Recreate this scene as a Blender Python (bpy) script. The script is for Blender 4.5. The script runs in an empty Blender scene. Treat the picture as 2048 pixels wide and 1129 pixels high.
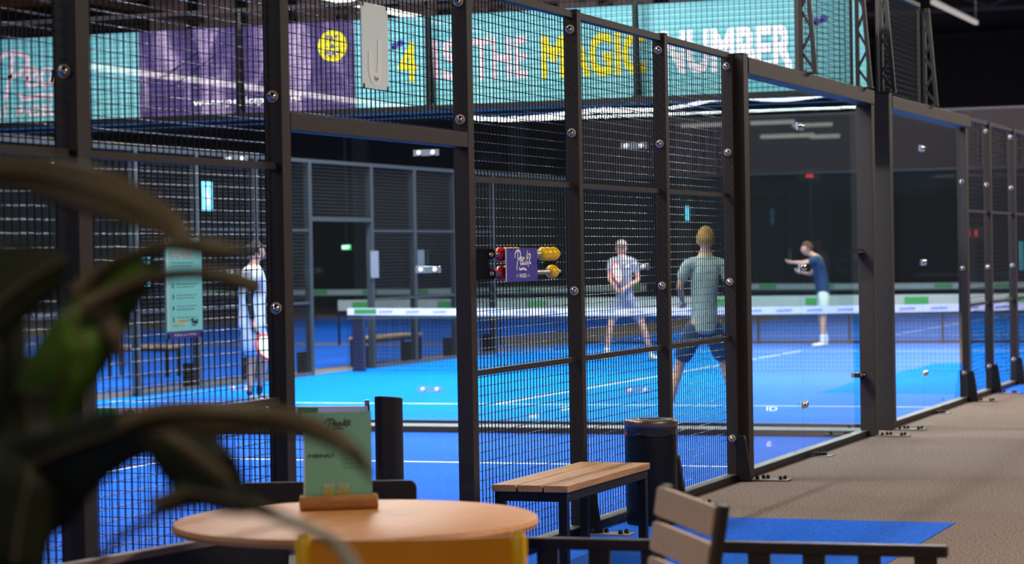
import bpy, bmesh, math, random
from mathutils import Vector, Matrix, noise
random.seed(7)
S = bpy.context.scene
C = S.collection
# ------------------------------------------------------------------ camera
FPX = 4836.0; PHI = math.radians(20.89); HC = 1.64; ROLL = 0.0166; PITCH = math.atan(51.9 / FPX)
sn, cs = math.sin(PHI), math.cos(PHI)
F0 = Vector((-sn, cs, 0)); R0 = Vector((cs, sn, 0)); UP = Vector((0, 0, 1))
FW = F0 * math.cos(PITCH) - UP * math.sin(PITCH)
U1 = F0 * math.sin(PITCH) + UP * math.cos(PITCH)
RT = R0 * math.cos(ROLL) - U1 * math.sin(ROLL)
UU = U1 * math.cos(ROLL) + R0 * math.sin(ROLL)
CAM = Vector((0, 0, HC))
cd = bpy.data.cameras.new('camera'); cam = bpy.data.objects.new('camera', cd); C.objects.link(cam)
M4 = Matrix((RT, UU, -FW)).transposed().to_4x4(); M4.translation = CAM
cam.matrix_world = M4
cd.sensor_width = 36; cd.lens = FPX / 2048 * 36; cd.clip_end = 300; cd.clip_start = .1
cd.dof.use_dof = True; cd.dof.focus_distance = 13.8; cd.dof.aperture_fstop = 3.2
S.camera = cam

def ray(px, py): return FW + RT * ((px - 1024) / FPX) + UU * ((564.5 - py) / FPX)
def onx(px, py, X): r = ray(px, py); return CAM + r * (X / r.x)
def ony(px, py, Y): r = ray(px, py); return CAM + r * (Y / r.y)
def onz(px, py, Z): r = ray(px, py); return CAM + r * ((Z - HC) / r.z)
def ond(px, py, D): return CAM + ray(px, py) * D

# ------------------------------------------------------------------ materials
MATS = {}
def srgb(r, g, b):
    f = lambda v: (v / 255 / 12.92) if v / 255 <= .04045 else ((v / 255 + .055) / 1.055) ** 2.4
    return (f(r), f(g), f(b), 1)
def mat(name, col, rough=.6, metal=0, bump=0, bscale=60, var=0, vscale=8, spec=.5, coat=0, emit=0):
    if name in MATS: return MATS[name]
    m = bpy.data.materials.new(name); m.use_nodes = True; nt = m.node_tree; b = nt.nodes['Principled BSDF']
    b.inputs['Base Color'].default_value = col; b.inputs['Roughness'].default_value = rough
    b.inputs['Metallic'].default_value = metal; b.inputs['Specular IOR Level'].default_value = spec
    b.inputs['Coat Weight'].default_value = coat
    tc = nt.nodes.new('ShaderNodeTexCoord')
    if var:
        n = nt.nodes.new('ShaderNodeTexNoise'); n.inputs['Scale'].default_value = vscale; n.inputs['Detail'].default_value = 5
        nt.links.new(tc.outputs['Object'], n.inputs['Vector'])
        mx = nt.nodes.new('ShaderNodeMix'); mx.data_type = 'RGBA'; mx.inputs[0].default_value = 1
        mx.inputs[6].default_value = tuple(c * (1 - var) for c in col[:3]) + (1,)
        mx.inputs[7].default_value = tuple(min(1, c * (1 + var)) for c in col[:3]) + (1,)
        nt.links.new(n.outputs['Fac'], mx.inputs[0]); nt.links.new(mx.outputs[2], b.inputs['Base Color'])
    if bump:
        n2 = nt.nodes.new('ShaderNodeTexNoise'); n2.inputs['Scale'].default_value = bscale; n2.inputs['Detail'].default_value = 4
        nt.links.new(tc.outputs['Object'], n2.inputs['Vector'])
        bp = nt.nodes.new('ShaderNodeBump'); bp.inputs['Strength'].default_value = bump; bp.inputs['Distance'].default_value = .01
        nt.links.new(n2.outputs['Fac'], bp.inputs['Height']); nt.links.new(bp.outputs['Normal'], b.inputs['Normal'])
    if emit:
        b.inputs['Emission Color'].default_value = col; b.inputs['Emission Strength'].default_value = emit
    MATS[name] = m; return m

def glass_mat(name, wave=.25, tint=(.93, .97, .97, 1), haze=0):
    m = bpy.data.materials.new(name); m.use_nodes = True; nt = m.node_tree; nt.nodes.clear(); N = nt.nodes.new; L = nt.links.new
    out = N('ShaderNodeOutputMaterial'); tr = N('ShaderNodeBsdfTransparent'); tr.inputs['Color'].default_value = tint
    gl = N('ShaderNodeBsdfGlossy'); gl.inputs['Roughness'].default_value = .004
    fr = N('ShaderNodeFresnel'); geo = N('ShaderNodeNewGeometry')
    ma = N('ShaderNodeMath'); ma.operation = 'MULTIPLY_ADD'; ma.inputs[1].default_value = -.8333; ma.inputs[2].default_value = 1.5
    L(geo.outputs['Backfacing'], ma.inputs[0]); L(ma.outputs[0], fr.inputs['IOR'])
    inv = N('ShaderNodeMath'); inv.operation = 'SUBTRACT'; inv.inputs[0].default_value = 1; L(geo.outputs['Backfacing'], inv.inputs[1])
    fm = N('ShaderNodeMath'); fm.operation = 'MULTIPLY'; L(fr.outputs[0], fm.inputs[0]); L(inv.outputs[0], fm.inputs[1])
    mx = N('ShaderNodeMixShader'); L(fm.outputs[0], mx.inputs[0]); L(tr.outputs[0], mx.inputs[1]); L(gl.outputs[0], mx.inputs[2])
    if wave:
        tc = N('ShaderNodeTexCoord'); no = N('ShaderNodeTexNoise'); no.inputs['Scale'].default_value = 1.1; no.inputs['Detail'].default_value = 0
        L(tc.outputs['Object'], no.inputs['Vector'])
        bp = N('ShaderNodeBump'); bp.inputs['Strength'].default_value = 1; bp.inputs['Distance'].default_value = wave * .01
        L(no.outputs['Fac'], bp.inputs['Height']); L(bp.outputs['Normal'], gl.inputs['Normal'])
    last = mx
    if haze:
        df = N('ShaderNodeBsdfDiffuse'); df.inputs['Color'].default_value = (.6, .68, .7, 1)
        m2 = N('ShaderNodeMixShader'); m2.inputs[0].default_value = haze; L(mx.outputs[0], m2.inputs[1]); L(df.outputs[0], m2.inputs[2]); last = m2
    L(last.outputs[0], out.inputs['Surface']); MATS[name] = m; return m

BLK = mat('black_steel', srgb(15, 13, 14), .5, 0, .05, 90, .15, 20, .3)
BLK2 = mat('black_powder_steel', srgb(44, 38, 37), .55, 0, .1, 120, .15, 12, .3)
WIRE = mat('black_wire', srgb(14, 12, 13), .7, 0, 0, 1, 0, 1, .15)
WIREG = mat('glossy_wire', srgb(24, 21, 22), .3, .0, 0, 1, 0, 1, .5)
RAILM = mat('base_rail_steel', srgb(72, 70, 70), .5, 0, .1, 60, .2, 9)
CHR = mat('chrome', srgb(215, 205, 200), .16, 1)
RING = mat('pale_ring', srgb(190, 172, 162), .5)
STEEL = mat('brushed_steel', srgb(190, 190, 195), .3, .9, .1, 200)
TURF = None
def turf_mat(name, c1, c2, rough=.75, spec=.08):
    m = bpy.data.materials.new(name); m.use_nodes = True; nt = m.node_tree; b = nt.nodes['Principled BSDF']; N = nt.nodes.new; L = nt.links.new
    tc = N('ShaderNodeTexCoord'); n1 = N('ShaderNodeTexNoise'); n1.inputs['Scale'].default_value = .5; n1.inputs['Detail'].default_value = 4
    n2 = N('ShaderNodeTexNoise'); n2.inputs['Scale'].default_value = 75; n2.inputs['Detail'].default_value = 3
    L(tc.outputs['Object'], n1.inputs['Vector']); L(tc.outputs['Object'], n2.inputs['Vector'])
    mr = N('ShaderNodeMapRange'); mr.inputs[1].default_value = .34; mr.inputs[2].default_value = .66; L(n2.outputs['Fac'], mr.inputs[0])
    ad = N('ShaderNodeMath'); ad.operation = 'MULTIPLY_ADD'; ad.inputs[1].default_value = .7; L(mr.outputs[0], ad.inputs[0])
    sc = N('ShaderNodeMath'); sc.operation = 'MULTIPLY'; sc.inputs[1].default_value = .3; L(n1.outputs['Fac'], sc.inputs[0]); L(sc.outputs[0], ad.inputs[2])
    cr = N('ShaderNodeMix'); cr.data_type = 'RGBA'; cr.inputs[6].default_value = c1; cr.inputs[7].default_value = c2
    L(ad.outputs[0], cr.inputs[0]); L(cr.outputs[2], b.inputs['Base Color'])
    b.inputs['Roughness'].default_value = rough; b.inputs['Specular IOR Level'].default_value = spec
    bp = N('ShaderNodeBump'); bp.inputs['Strength'].default_value = .5; bp.inputs['Distance'].default_value = .01
    L(n2.outputs['Fac'], bp.inputs['Height']); L(bp.outputs['Normal'], b.inputs['Normal'])
    MATS[name] = m; return m
TURF = turf_mat('blue_turf', srgb(0, 56, 155), srgb(10, 114, 236))
TURF_LIT = turf_mat('blue_turf_lit', srgb(0, 78, 190), srgb(4, 138, 245), .8, .04)  # same blue turf made lighter; the stronger court light is in its colour
CARPET = turf_mat('taupe_carpet', srgb(50, 42, 39), srgb(160, 141, 130), .95)
WHITE = mat('white_paint', srgb(225, 228, 235), .7, 0, 0, 1, .05, 10)

def wood_mat(name, c1, c2, axis=1, scale=6, rough=.5):
    m = bpy.data.materials.new(name); m.use_nodes = True; nt = m.node_tree; b = nt.nodes['Principled BSDF']; N = nt.nodes.new; L = nt.links.new
    tc = N('ShaderNodeTexCoord'); mp = N('ShaderNodeMapping'); s = [14, 14, 14]; s[axis] = 1.1; mp.inputs['Scale'].default_value = s
    n = N('ShaderNodeTexNoise'); n.inputs['Scale'].default_value = scale; n.inputs['Detail'].default_value = 6; n.inputs['Distortion'].default_value = 1.2
    L(tc.outputs['Object'], mp.inputs[0]); L(mp.outputs[0], n.inputs['Vector'])
    cr = N('ShaderNodeMix'); cr.data_type = 'RGBA'; cr.inputs[6].default_value = c1; cr.inputs[7].default_value = c2
    L(n.outputs['Fac'], cr.inputs[0]); L(cr.outputs[2], b.inputs['Base Color']); b.inputs['Roughness'].default_value = rough
    MATS[name] = m; return m
WOODB = wood_mat('bench_wood', srgb(122, 76, 40), srgb(225, 170, 112), 1, 4)
WOODT = wood_mat('table_wood', srgb(190, 122, 66), srgb(222, 158, 98), 0, 3, .5)
GLASS = glass_mat('court_glass', .5)
GLASS_S = glass_mat('side_glass', .3, (.93, .97, .98, 1))
FGLASS = glass_mat('far_glass', 0, (.95, .98, .98, 1), .004)

# ------------------------------------------------------------------ mesh builder
class MB:
    def __init__(s): s.v = []; s.f = []; s.alt = []
    def box(s, x0, x1, y0, y1, z0, z1):
        n = len(s.v)
        s.v += [Vector(p) for p in ((x0, y0, z0), (x1, y0, z0), (x1, y1, z0), (x0, y1, z0), (x0, y0, z1), (x1, y0, z1), (x1, y1, z1), (x0, y1, z1))]
        s.f += [[n + i for i in q] for q in ((0, 3, 2, 1), (4, 5, 6, 7), (0, 1, 5, 4), (1, 2, 6, 5), (2, 3, 7, 6), (3, 0, 4, 7))]; return s
    def bar(s, a, b, w, h, up=Vector((0, 0, 1))):
        a = Vector(a); b = Vector(b); d = (b - a).normalized(); u = Vector(up)
        if abs(d.dot(u)) > .98: u = Vector((1, 0, 0))
        sd = d.cross(u).normalized(); uu = sd.cross(d).normalized(); n = len(s.v)
        for p in (a, b):
            for q in ((-1, -1), (1, -1), (1, 1), (-1, 1)): s.v.append(p + sd * q[0] * w / 2 + uu * q[1] * h / 2)
        s.f += [[n + i for i in q] for q in ((0, 3, 2, 1), (4, 5, 6, 7), (0, 1, 5, 4), (1, 2, 6, 5), (2, 3, 7, 6), (3, 0, 4, 7))]; return s
    def tube(s, pts, r, seg=10, caps=True):
        pts = [Vector(p) for p in pts]; rs = r if isinstance(r, (list, tuple)) else [r] * len(pts); n0 = len(s.v)
        prev = None
        for i, p in enumerate(pts):
            d = (pts[min(i + 1, len(pts) - 1)] - pts[max(i - 1, 0)]).normalized()
            if prev is None:
                u = Vector((0, 0, 1)) if abs(d.z) < .9 else Vector((1, 0, 0)); a = d.cross(u).normalized()
            else: a = (prev - d * prev.dot(d)).normalized()
            prev = a; b = d.cross(a)
            for k in range(seg):
                t = 2 * math.pi * k / seg; s.v.append(p + (a * math.cos(t) + b * math.sin(t)) * rs[i])
        for i in range(len(pts) - 1):
            for k in range(seg):
                k2 = (k + 1) % seg; s.f.append([n0 + i * seg + k, n0 + i * seg + k2, n0 + (i + 1) * seg + k2, n0 + (i + 1) * seg + k])
        if caps:
            s.f.append([n0 + k for k in range(seg)][::-1]); s.f.append([n0 + (len(pts) - 1) * seg + k for k in range(seg)])
        return s
    def lathe(s, prof, loc=(0, 0, 0), axis=(0, 0, 1), seg=24, sx=1, sy=1):
        ax = Vector(axis).normalized(); u = Vector((1, 0, 0)) if abs(ax.x) < .9 else Vector((0, 1, 0)); a = (u - ax * u.dot(ax)).normalized(); b = ax.cross(a); n0 = len(s.v); L = Vector(loc)
        for (r, z) in prof:
            for k in range(seg):
                t = 2 * math.pi * k / seg; s.v.append(L + ax * z + a * (r * math.cos(t) * sx) + b * (r * math.sin(t) * sy))
        for i in range(len(prof) - 1):
            for k in range(seg):
                k2 = (k + 1) % seg; s.f.append([n0 + i * seg + k, n0 + i * seg + k2, n0 + (i + 1) * seg + k2, n0 + (i + 1) * seg + k])
        s.f.append([n0 + k for k in range(seg)][::-1]); s.f.append([n0 + (len(prof) - 1) * seg + k for k in range(seg)]); return s
    def ball(s, c, r, seg=16, rings=10, sc=(1, 1, 1)):
        prof = [(max(1e-4, r * math.sin(math.pi * i / rings)), -r * math.cos(math.pi * i / rings)) for i in range(rings + 1)]
        n0 = len(s.v); s.lathe(prof, (0, 0, 0), (0, 0, 1), seg)
        for i in range(n0, len(s.v)):
            p = s.v[i]; s.v[i] = Vector((p.x * sc[0], p.y * sc[1], p.z * sc[2])) + Vector(c)
        return s
    def prism(s, poly, o, u, v, w):
        """poly in (u, v) from o, extruded by vector w"""
        o = Vector(o); u = Vector(u); v = Vector(v); w = Vector(w); n = len(s.v); k = len(poly)
        for off in (Vector((0, 0, 0)), w):
            for (a, b) in poly: s.v.append(o + u * a + v * b + off)
        s.f.append([n + i for i in range(k)][::-1]); s.f.append([n + k + i for i in range(k)])
        for i in range(k):
            j = (i + 1) % k; s.f.append([n + i, n + j, n + k + j, n + k + i])
        return s
    def build(s, name, m, parent=None, smooth=False, bevel=0, sub=0):
        off = Vector((0, 0, 0)); p = parent
        while p is not None: off += p.location; p = p.parent
        me = bpy.data.meshes.new(name)
        org = off
        if parent is None:
            xs = [v.x for v in s.v]; ys = [v.y for v in s.v]; zs = [v.z for v in s.v]
            org = Vector(((min(xs) + max(xs)) / 2, (min(ys) + max(ys)) / 2, min(zs)))
        me.from_pydata([tuple(v - org) for v in s.v], [], s.f); me.materials.append(m)
        if s.alt:
            for m_, fi in s.alt:
                me.materials.append(m_)
                for i_ in fi: me.polygons[i_].material_index = len(me.materials) - 1
        bm = bmesh.new(); bm.from_mesh(me); bmesh.ops.recalc_face_normals(bm, faces=bm.faces); bm.to_mesh(me); bm.free()
        if smooth:
            for pl in me.polygons: pl.use_smooth = True
            try: me.set_sharp_from_angle(angle=math.radians(42))
            except Exception: pass
        o = bpy.data.objects.new(name, me); C.objects.link(o)
        if parent is None: o.location = org
        else: o.parent = parent
        if bevel:
            md = o.modifiers.new('bevel', 'BEVEL'); md.width = bevel; md.segments = 2; md.limit_method = 'ANGLE'
        if sub:
            md = o.modifiers.new('sub', 'SUBSURF'); md.levels = sub; md.render_levels = sub
        return o
def tag(o, label, cat, group=None, kind=None):
    if label: o['label'] = label
    if cat: o['category'] = cat
    if group: o['group'] = group
    if kind: o['kind'] = kind
    return o
def thing(name, label, cat, loc, group=None):
    o = bpy.data.objects.new(name, None); C.objects.link(o); o.location = Vector(loc); o.empty_display_size = .1
    return tag(o, label, cat, group)
def struct(o): o['kind'] = 'structure'; return o

# flat lettering on a plane: o + u*U + v*V, lifted by n
def smooth_line(pts, it=3):
    P = [Vector(p) for p in pts]; out = []
    n = len(P)
    for i in range(n - 1):
        p0 = P[max(i - 1, 0)]; p1 = P[i]; p2 = P[i + 1]; p3 = P[min(i + 2, n - 1)]
        for k in range(6):
            t = k / 6; out.append(.5 * ((2 * p1) + (p2 - p0) * t + (2 * p0 - 5 * p1 + 4 * p2 - p3) * t * t + (3 * p1 - p0 - 3 * p2 + p3) * t ** 3))
    out.append(P[-1]); return out
LOGO = [[(.20, .93), (.17, .6), (.11, .02)], [(.0, .62), (.03, .86), (.18, 1.0), (.33, .92), (.34, .72), (.25, .56), (.14, .5)],
        [(.33, .45), (.43, .52), (.43, .64), (.36, .62), (.33, .45), (.37, .3), (.47, .36)],
        [(.61, .58), (.53, .63), (.48, .45), (.52, .3), (.59, .4), (.63, .62), (.61, .36), (.66, .3)],
        [(.79, 1.0), (.74, .62), (.69, .26)], [(.86, .68), (.74, .5), (.85, .18)],
        [(.84, .76), (.93, .82), (.97, .7), (.9, .5), (.86, .38), (.95, .38), (1.0, .3)],
        [(.25, .16), (.31, .05), (.5, .09), (.62, .06), (.72, .0)]]
def ribbon(mb, strokes, w, o, U, V, n):
    for st in strokes:
        P = smooth_line([(a, b, 0) for a, b in st]); L = []
        W = [o + U * p.x + V * p.y + n for p in P]
        nn = U.cross(V).normalized()
        for i, p in enumerate(W):
            d = (W[min(i + 1, len(W) - 1)] - W[max(i - 1, 0)])
            d = d.normalized() if d.length > 1e-9 else U.normalized(); sd = nn.cross(d)
            k = w / 2 * (.72 + .28 * math.sin(math.pi * i / (len(W) - 1)))
            L.append((p + sd * k, p - sd * k))
        n0 = len(mb.v)
        for a, b in L: mb.v += [a, b]
        for i in range(len(L) - 1): mb.f.append([n0 + 2 * i, n0 + 2 * i + 1, n0 + 2 * i + 3, n0 + 2 * i + 2])
def text2(mb, s, o, U, V, n, bold=.0):
    """fit text s into the parallelogram o, U, V (full extents)"""
    cu = bpy.data.curves.new('t', 'FONT'); cu.body = s; cu.resolution_u = 3
    to = bpy.data.objects.new('t', cu); C.objects.link(to); dg = bpy.context.evaluated_depsgraph_get()
    me = bpy.data.meshes.new_from_object(to.evaluated_get(dg))
    xs = [v.co.x for v in me.vertices]; ys = [v.co.y for v in me.vertices]
    x0, x1, y0, y1 = min(xs), max(xs), min(ys), max(ys); n0 = len(mb.v)
    nn = U.cross(V).normalized() * .00025; w, h = x1 - x0, y1 - y0; b = min(bold, .04)
    for k, (dx, dy) in enumerate(((0, 0), (b, b), (-b, b), (b, -b), (-b, -b)) if b > .015 else ((0, 0),)):
        n0 = len(mb.v)
        for v in me.vertices: mb.v.append(o + U * ((v.co.x - x0 + dx + b) / (w + 2 * b)) + V * ((v.co.y - y0 + dy + b) / (h + 2 * b)) + n + nn * k)
        for p in me.polygons: mb.f.append([n0 + i for i in p.vertices])
    bpy.data.objects.remove(to); bpy.data.curves.remove(cu); bpy.data.meshes.remove(me)
def quad(mb, o, U, V, n):
    k = len(mb.v); mb.v += [o + n, o + U + n, o + U + V + n, o + V + n]; mb.f.append([k, k + 1, k + 2, k + 3])

X0 = -4.73; XF = -14.73     # near and far side fences of the blue courts
# ================================================================== setting
def slab(name, x0, x1, y0, y1, z0, z1, m): return struct(MB().box(x0, x1, y0, y1, z0, z1).build(name, m))
slab('floor', -45, 25, -6, 90, -.2, 0, CARPET)
slab('floor.001', -14.9, -2.69, 2.0, 14.4, 0, .004, TURF)          # turf of the near court and the strip beside it
slab('floor.002', -14.9, -4.80, 14.4, 21.0, 0, .004, TURF)
slab('floor.003', -14.9, -4.80, 21.62, 41.9, 0, .004, TURF_LIT)
slab('floor.004', -4.80, -2.69, 27.3, 34.5, 0, .004, TURF)
slab('floor.005', -14.9, -4.80, 42.7, 63.5, 0, .004, TURF_LIT)
slab('floor.006', -29.0, -15.6, 22.0, 41.6, 0, .004, TURF)
slab('floor.007', -29.0, -17.6, 42.7, 63.5, 0, .004, TURF)
DARKW = mat('dark_hall_wall', srgb(30, 24, 28), .85, 0, .2, 3, .3, .5)
CEIL = mat('dark_ceiling', srgb(38, 31, 27), .9, 0, 0, 1, .4, .6)
BEAM = mat('brown_beam', srgb(120, 84, 60), .7, 0, 0, 1, .3, 1)
BEAMD = mat('grey_roof_steel', srgb(74, 64, 60), .6, 0, 0, 1, .2, 1)
PANELG = mat('pale_insulation', srgb(178, 160, 158), .8, 0, .2, 4, .15, 1)
slab('wall_far', -60, 30, 75, 75.2, 0, 8.0, DARKW)
slab('wall_far.001', -60, 30, 75.3, 75.5, 8.0, 13, DARKW)
slab('wall_side', -46, -45.8, -6, 75, 0, 13, DARKW)
slab('ceiling', -60, 30, -6, 76, 11.5, 11.7, CEIL)
# court lines
def lines(name, x0, x1, yn, label):
    mb = MB()
    for y in (yn - 6.95, yn + 6.95): mb.box(x0 + .12, x1 - .1, y - .025, y + .025, .004, .006)
    xm = (x0 + x1) / 2; mb.box(xm - .025, xm + .025, yn - 6.95, yn + 6.95, .004, .006)
    o = mb.build(name, WHITE); struct(o); return o
lines('trim_1', XF, X0, 10.85, ''); lines('trim_2', XF, X0, 31.85, '')
lines('trim_3', XF, X0, 52.9, '')
# small white maker's marks woven into the turf
mk = MB()
for (px, py, w, h) in ((1068, 833, 18, 9), (1130, 818, 16, 8), (1544, 818, 22, 9), (1538, 889, 9, 12)):
    a = onz(px - w / 2, py + h / 2, .006); b = onz(px + w / 2, py + h / 2, .006); c = onz(px - w / 2, py - h / 2, .006)
    text2(mk, 'ID' if px > 1540 else '#ID', a, b - a, c - a, Vector((0, 0, 0)), .01)
struct(mk.build('trim_4', WHITE))
# hall structure high up
for i, y in enumerate((52, 62, 71)):
    slab('trim_5', -46, 6, y, y + .3, 10.4, 10.9, BEAM if i != 1 else BEAMD)
slab('trim_6', -46, -12, 74.3, 74.6, 11.0, 11.4, BEAM)
for i in range(13):
    x = -42 + i * 1.9
    slab('trim_7', x, x + 1.35, 74.9, 75.1, 9.5, 10.85, PANELG)
for x in (-40, -33, -26, -19, -12, -5):
    slab('trim_8', x, x + .16, 40, 75, 9.9, 10.1, BEAMD)
mb = MB()
for k in range(8): mb.tube([(-30 + k * 4.2, 66, 9.0), (-28 + k * 4.2, 66, 8.2), (-26 + k * 4.2, 66, 9.0)], .05, 6)
mb.tube([(-32, 66, 8.15), (6, 66, 8.15)], .07, 8); mb.tube([(-32, 66, 9.05), (6, 66, 9.05)], .07, 8)
struct(mb.build('trim_9', BEAMD))
# tall cabinets / columns in the dark far background
mb = MB()
for x in (-33, -27.5, -22, -16.5, -11, -5.5, 0): mb.box(x, x + .5, 72, 72.4, 0, 8)
struct(mb.build('trim_10', mat('column_grey', srgb(58, 62, 66), .7)))

# ================================================================== near fence (x = X0)
XP0, XP1 = -4.745, -4.66     # inner and outer face of the posts
def bolt(t, x, y, z, r=.026, ax=(0, -1, 0)):
    b = MB().lathe([(r * .72, .004), (r * .7, .012), (r * .5, .021), (r * .05, .026)], (x, y, z), ax, 20).build('bolt', CHR, t, True)
    MB().lathe([(r, 0), (r, .005), (r * .93, .007), (r * .7, .0075), (r * .68, .003)], (x, y, z), ax, 20).build('washer', RING, b, True)
    return b
def foot(t, y, x1=XP1, seg=1):
    mb = MB(); pr = [(0, .006), (.0, .30), (.02, .33), (.045, .335), (.06, .325), (.068, .30), (.105, .03), (.105, .006)]
    mb.prism(pr, (x1 - .015, y - .006, 0), (1, 0, 0), (0, 0, 1), (0, .05, 0)); mb.build('foot_bracket', BLK, t, bevel=.004)
def plate(t, x, y, w=.26, d=.14, nuts=((.03, -.04), (.06, .02), (.09, .03), (.2, -.04), (.22, 0.01))):
    MB().box(x - .02, x + w, y - d / 2, y + d / 2, .004, .012).build('base_plate', mat('dull_zinc', srgb(128, 118, 110), .6), t)
    for (a, b) in nuts:
        MB().lathe([(.014, 0), (.014, .012), (.011, .022), (.004, .028)], (x + a, y + b, .012), (0, 0, 1), 10).build('anchor_nut', BLK, t, True)
def post(y, w, z1, label, bolts=(), xin=XP0, xout=XP1, ft=False, pl=False, name='fence_post', nearx=None):
    t = thing(name, label, 'fence post', ((xin + xout) / 2, y + w / 2, 0), 'dark posts of the side fence')
    MB().box(xin, xout, y, y + w, .004, z1).build('post_tube', BLK2, t, bevel=.004)
    MB().box(xin - .002, xout + .002, y - .002, y + w + .002, z1, z1 + .006).build('post_cap', BLK, t)
    for z in bolts: bolt(t, (xin + xout) / 2, y, z)
    if ft: foot(t, y, xout)
    if pl: plate(t, xout + .02, y + w / 2)
    return t
HT = 3.07
post(7.75, .10, HT, 'leftmost fence post, dark steel upright rising behind the big plant leaves', (2.35, 1.43), xin=-4.76)
post(9.445, .085, HT, 'fence post at the left jamb of the court doorway', (2.35, 1.43, .5))
post(11.61, .085, HT, 'fence post at the right jamb of the court doorway, beside the bead score counter', (2.962, 2.352))
post(13.34, .07, HT, 'fence post directly behind the wooden bench, right of the bead score counter', (2.96, 2.355, 1.43), ft=True, pl=True)
post(15.06, .07, HT, 'fence post right behind the black waste bin', (2.965, 2.355, 1.43), ft=True, pl=True)
post(16.68, .07, HT - .02, 'slim end post of the mesh fence, touching the thick glass corner post', (2.97, 2.355, 1.43, .31), ft=True)
post(16.76, .13, 3.06, 'thick post where the mesh fence ends and the tall glass begins', xin=-4.74, xout=-4.60, pl=True)
post(20.96, .12, 2.912, 'corner post at the far end of the first glass side wall', xin=-4.74, xout=-4.60, pl=True)
post(21.70, .13, 3.06, 'corner post of the second court, first one beyond the narrow gap', xin=-4.74, xout=-4.60, pl=True)
post(25.85, .14, 3.06, 'post at the far end of the second glass wall, where mesh resumes', (2.355, 1.43, .31), xin=-4.76, ft=True, pl=True)
post(27.36, .1, HT, 'second last dark fence post towards the right edge', (2.96, 2.355, 1.43, .31), ft=True, pl=True)
post(29.05, .1, HT, 'last dark fence post at the right edge', (2.96, 2.355, 1.43, .31), ft=True, pl=True)

def mesh_wires(x, y0, y1, z0, z1, along='y', step=.05, r=.0021, phase=None, dbl=False):
    mb = MB(); a = y0 + .02
    while a < y1:
        if along == 'y': mb.box(x - r, x + r, a - r, a + r, z0, z1)
        else: mb.box(a - r, a + r, x - r, x + r, z0, z1)
        a += step
    z = math.ceil(z0 / step) * step; nf = len(mb.f)
    while z < z1:
        if along == 'y': mb.tube([(x - 2 * r, y0, z), (x - 2 * r, y1, z)], r * 1.15, 8)
        else: mb.box(y0, y1, x + r, x + 3 * r, z - r, z + r)
        z += step
    if along == 'y': mb.alt.append((WIREG, range(nf, len(mb.f))))
    return mb
def mesh_panel(y0, y1, label, z0=.06, z1=HT, rails=(2.05, 1.03), top=True, x=-4.735):
    t = thing('mesh_panel', label, 'fence panel', (x, (y0 + y1) / 2, z0), 'wire mesh panels of the side fence')
    mesh_wires(x, y0, y1, z0, z1).build('wire_mesh', WIRE, t, True)
    if top: MB().box(-4.73, -4.675, y0, y1, z1 - .045, z1 - .005).build('top_rail', BLK2, t)
    for z in rails: MB().box(-4.725, -4.690, y0 - .0, y1, z - .017, z + .013).build('middle_rail', BLK2, t)
    return t
mesh_panel(4.4, 7.74, 'mesh fence panel at the left edge, mostly behind the plant')
mesh_panel(7.86, 9.44, 'mesh fence panel carrying the turquoise rules sign', rails=(2.05, 1.03))
mesh_panel(9.54, 11.60, 'mesh panel above the open doorway, holding the pale hanging sign', z0=2.27, z1=3.2, rails=(), top=False)
mesh_panel(11.70, 13.33, 'mesh fence panel holding the red and yellow bead score counter')
mesh_panel(13.42, 15.05, 'mesh fence panel behind the black bin, the capped player seen through it')
mesh_panel(15.14, 16.67, 'mesh fence panel with the fair-haired player seen through it')
mesh_panel(26.0, 27.35, 'small mesh panel just after the second glass wall')
mesh_panel(27.47, 29.04, 'mesh fence panel between the last two posts')
mesh_panel(29.16, 30.9, 'mesh fence panel cut by the right edge')
# door lintel
t = thing('door_lintel', 'steel lintel bar above the open court doorway', 'lintel', (-4.69, 10.6, 2.2))
MB().box(-4.73, -4.66, 9.535, 11.608, 2.205, 2.285).build('lintel_bar', BLK2, t, bevel=.004)
# door jamb strips
tag(MB().box(-4.725, -4.675, 9.532, 9.56, .004, 2.205).build('door_jamb', BLK), 'thin black strip on the left side of the doorway', 'jamb')
# base rails
def base_rail(y0, y1, label):
    t = thing('base_rail', label, 'base rail', (-4.70, (y0 + y1) / 2, 0), 'base rails of the side fence')
    MB().box(-4.76, -4.67, y0, y1, .0045, .055).build('rail_bar', RAILM, t, bevel=.004)
    MB().box(-4.669, -4.664, y0, y1, .0045, .052).build('rail_face', BLK, t)
base_rail(4.4, 9.44, 'base rail of the mesh fence, the stretch left of the doorway')
base_rail(11.70, 16.75, 'base rail of the mesh fence behind bench and bin')
base_rail(16.9, 20.95, 'base rail under the first glass side wall')
base_rail(21.84, 25.84, 'base rail under the second glass side wall')
base_rail(26.0, 31.5, 'base rail under the far mesh panels at the right')
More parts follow.
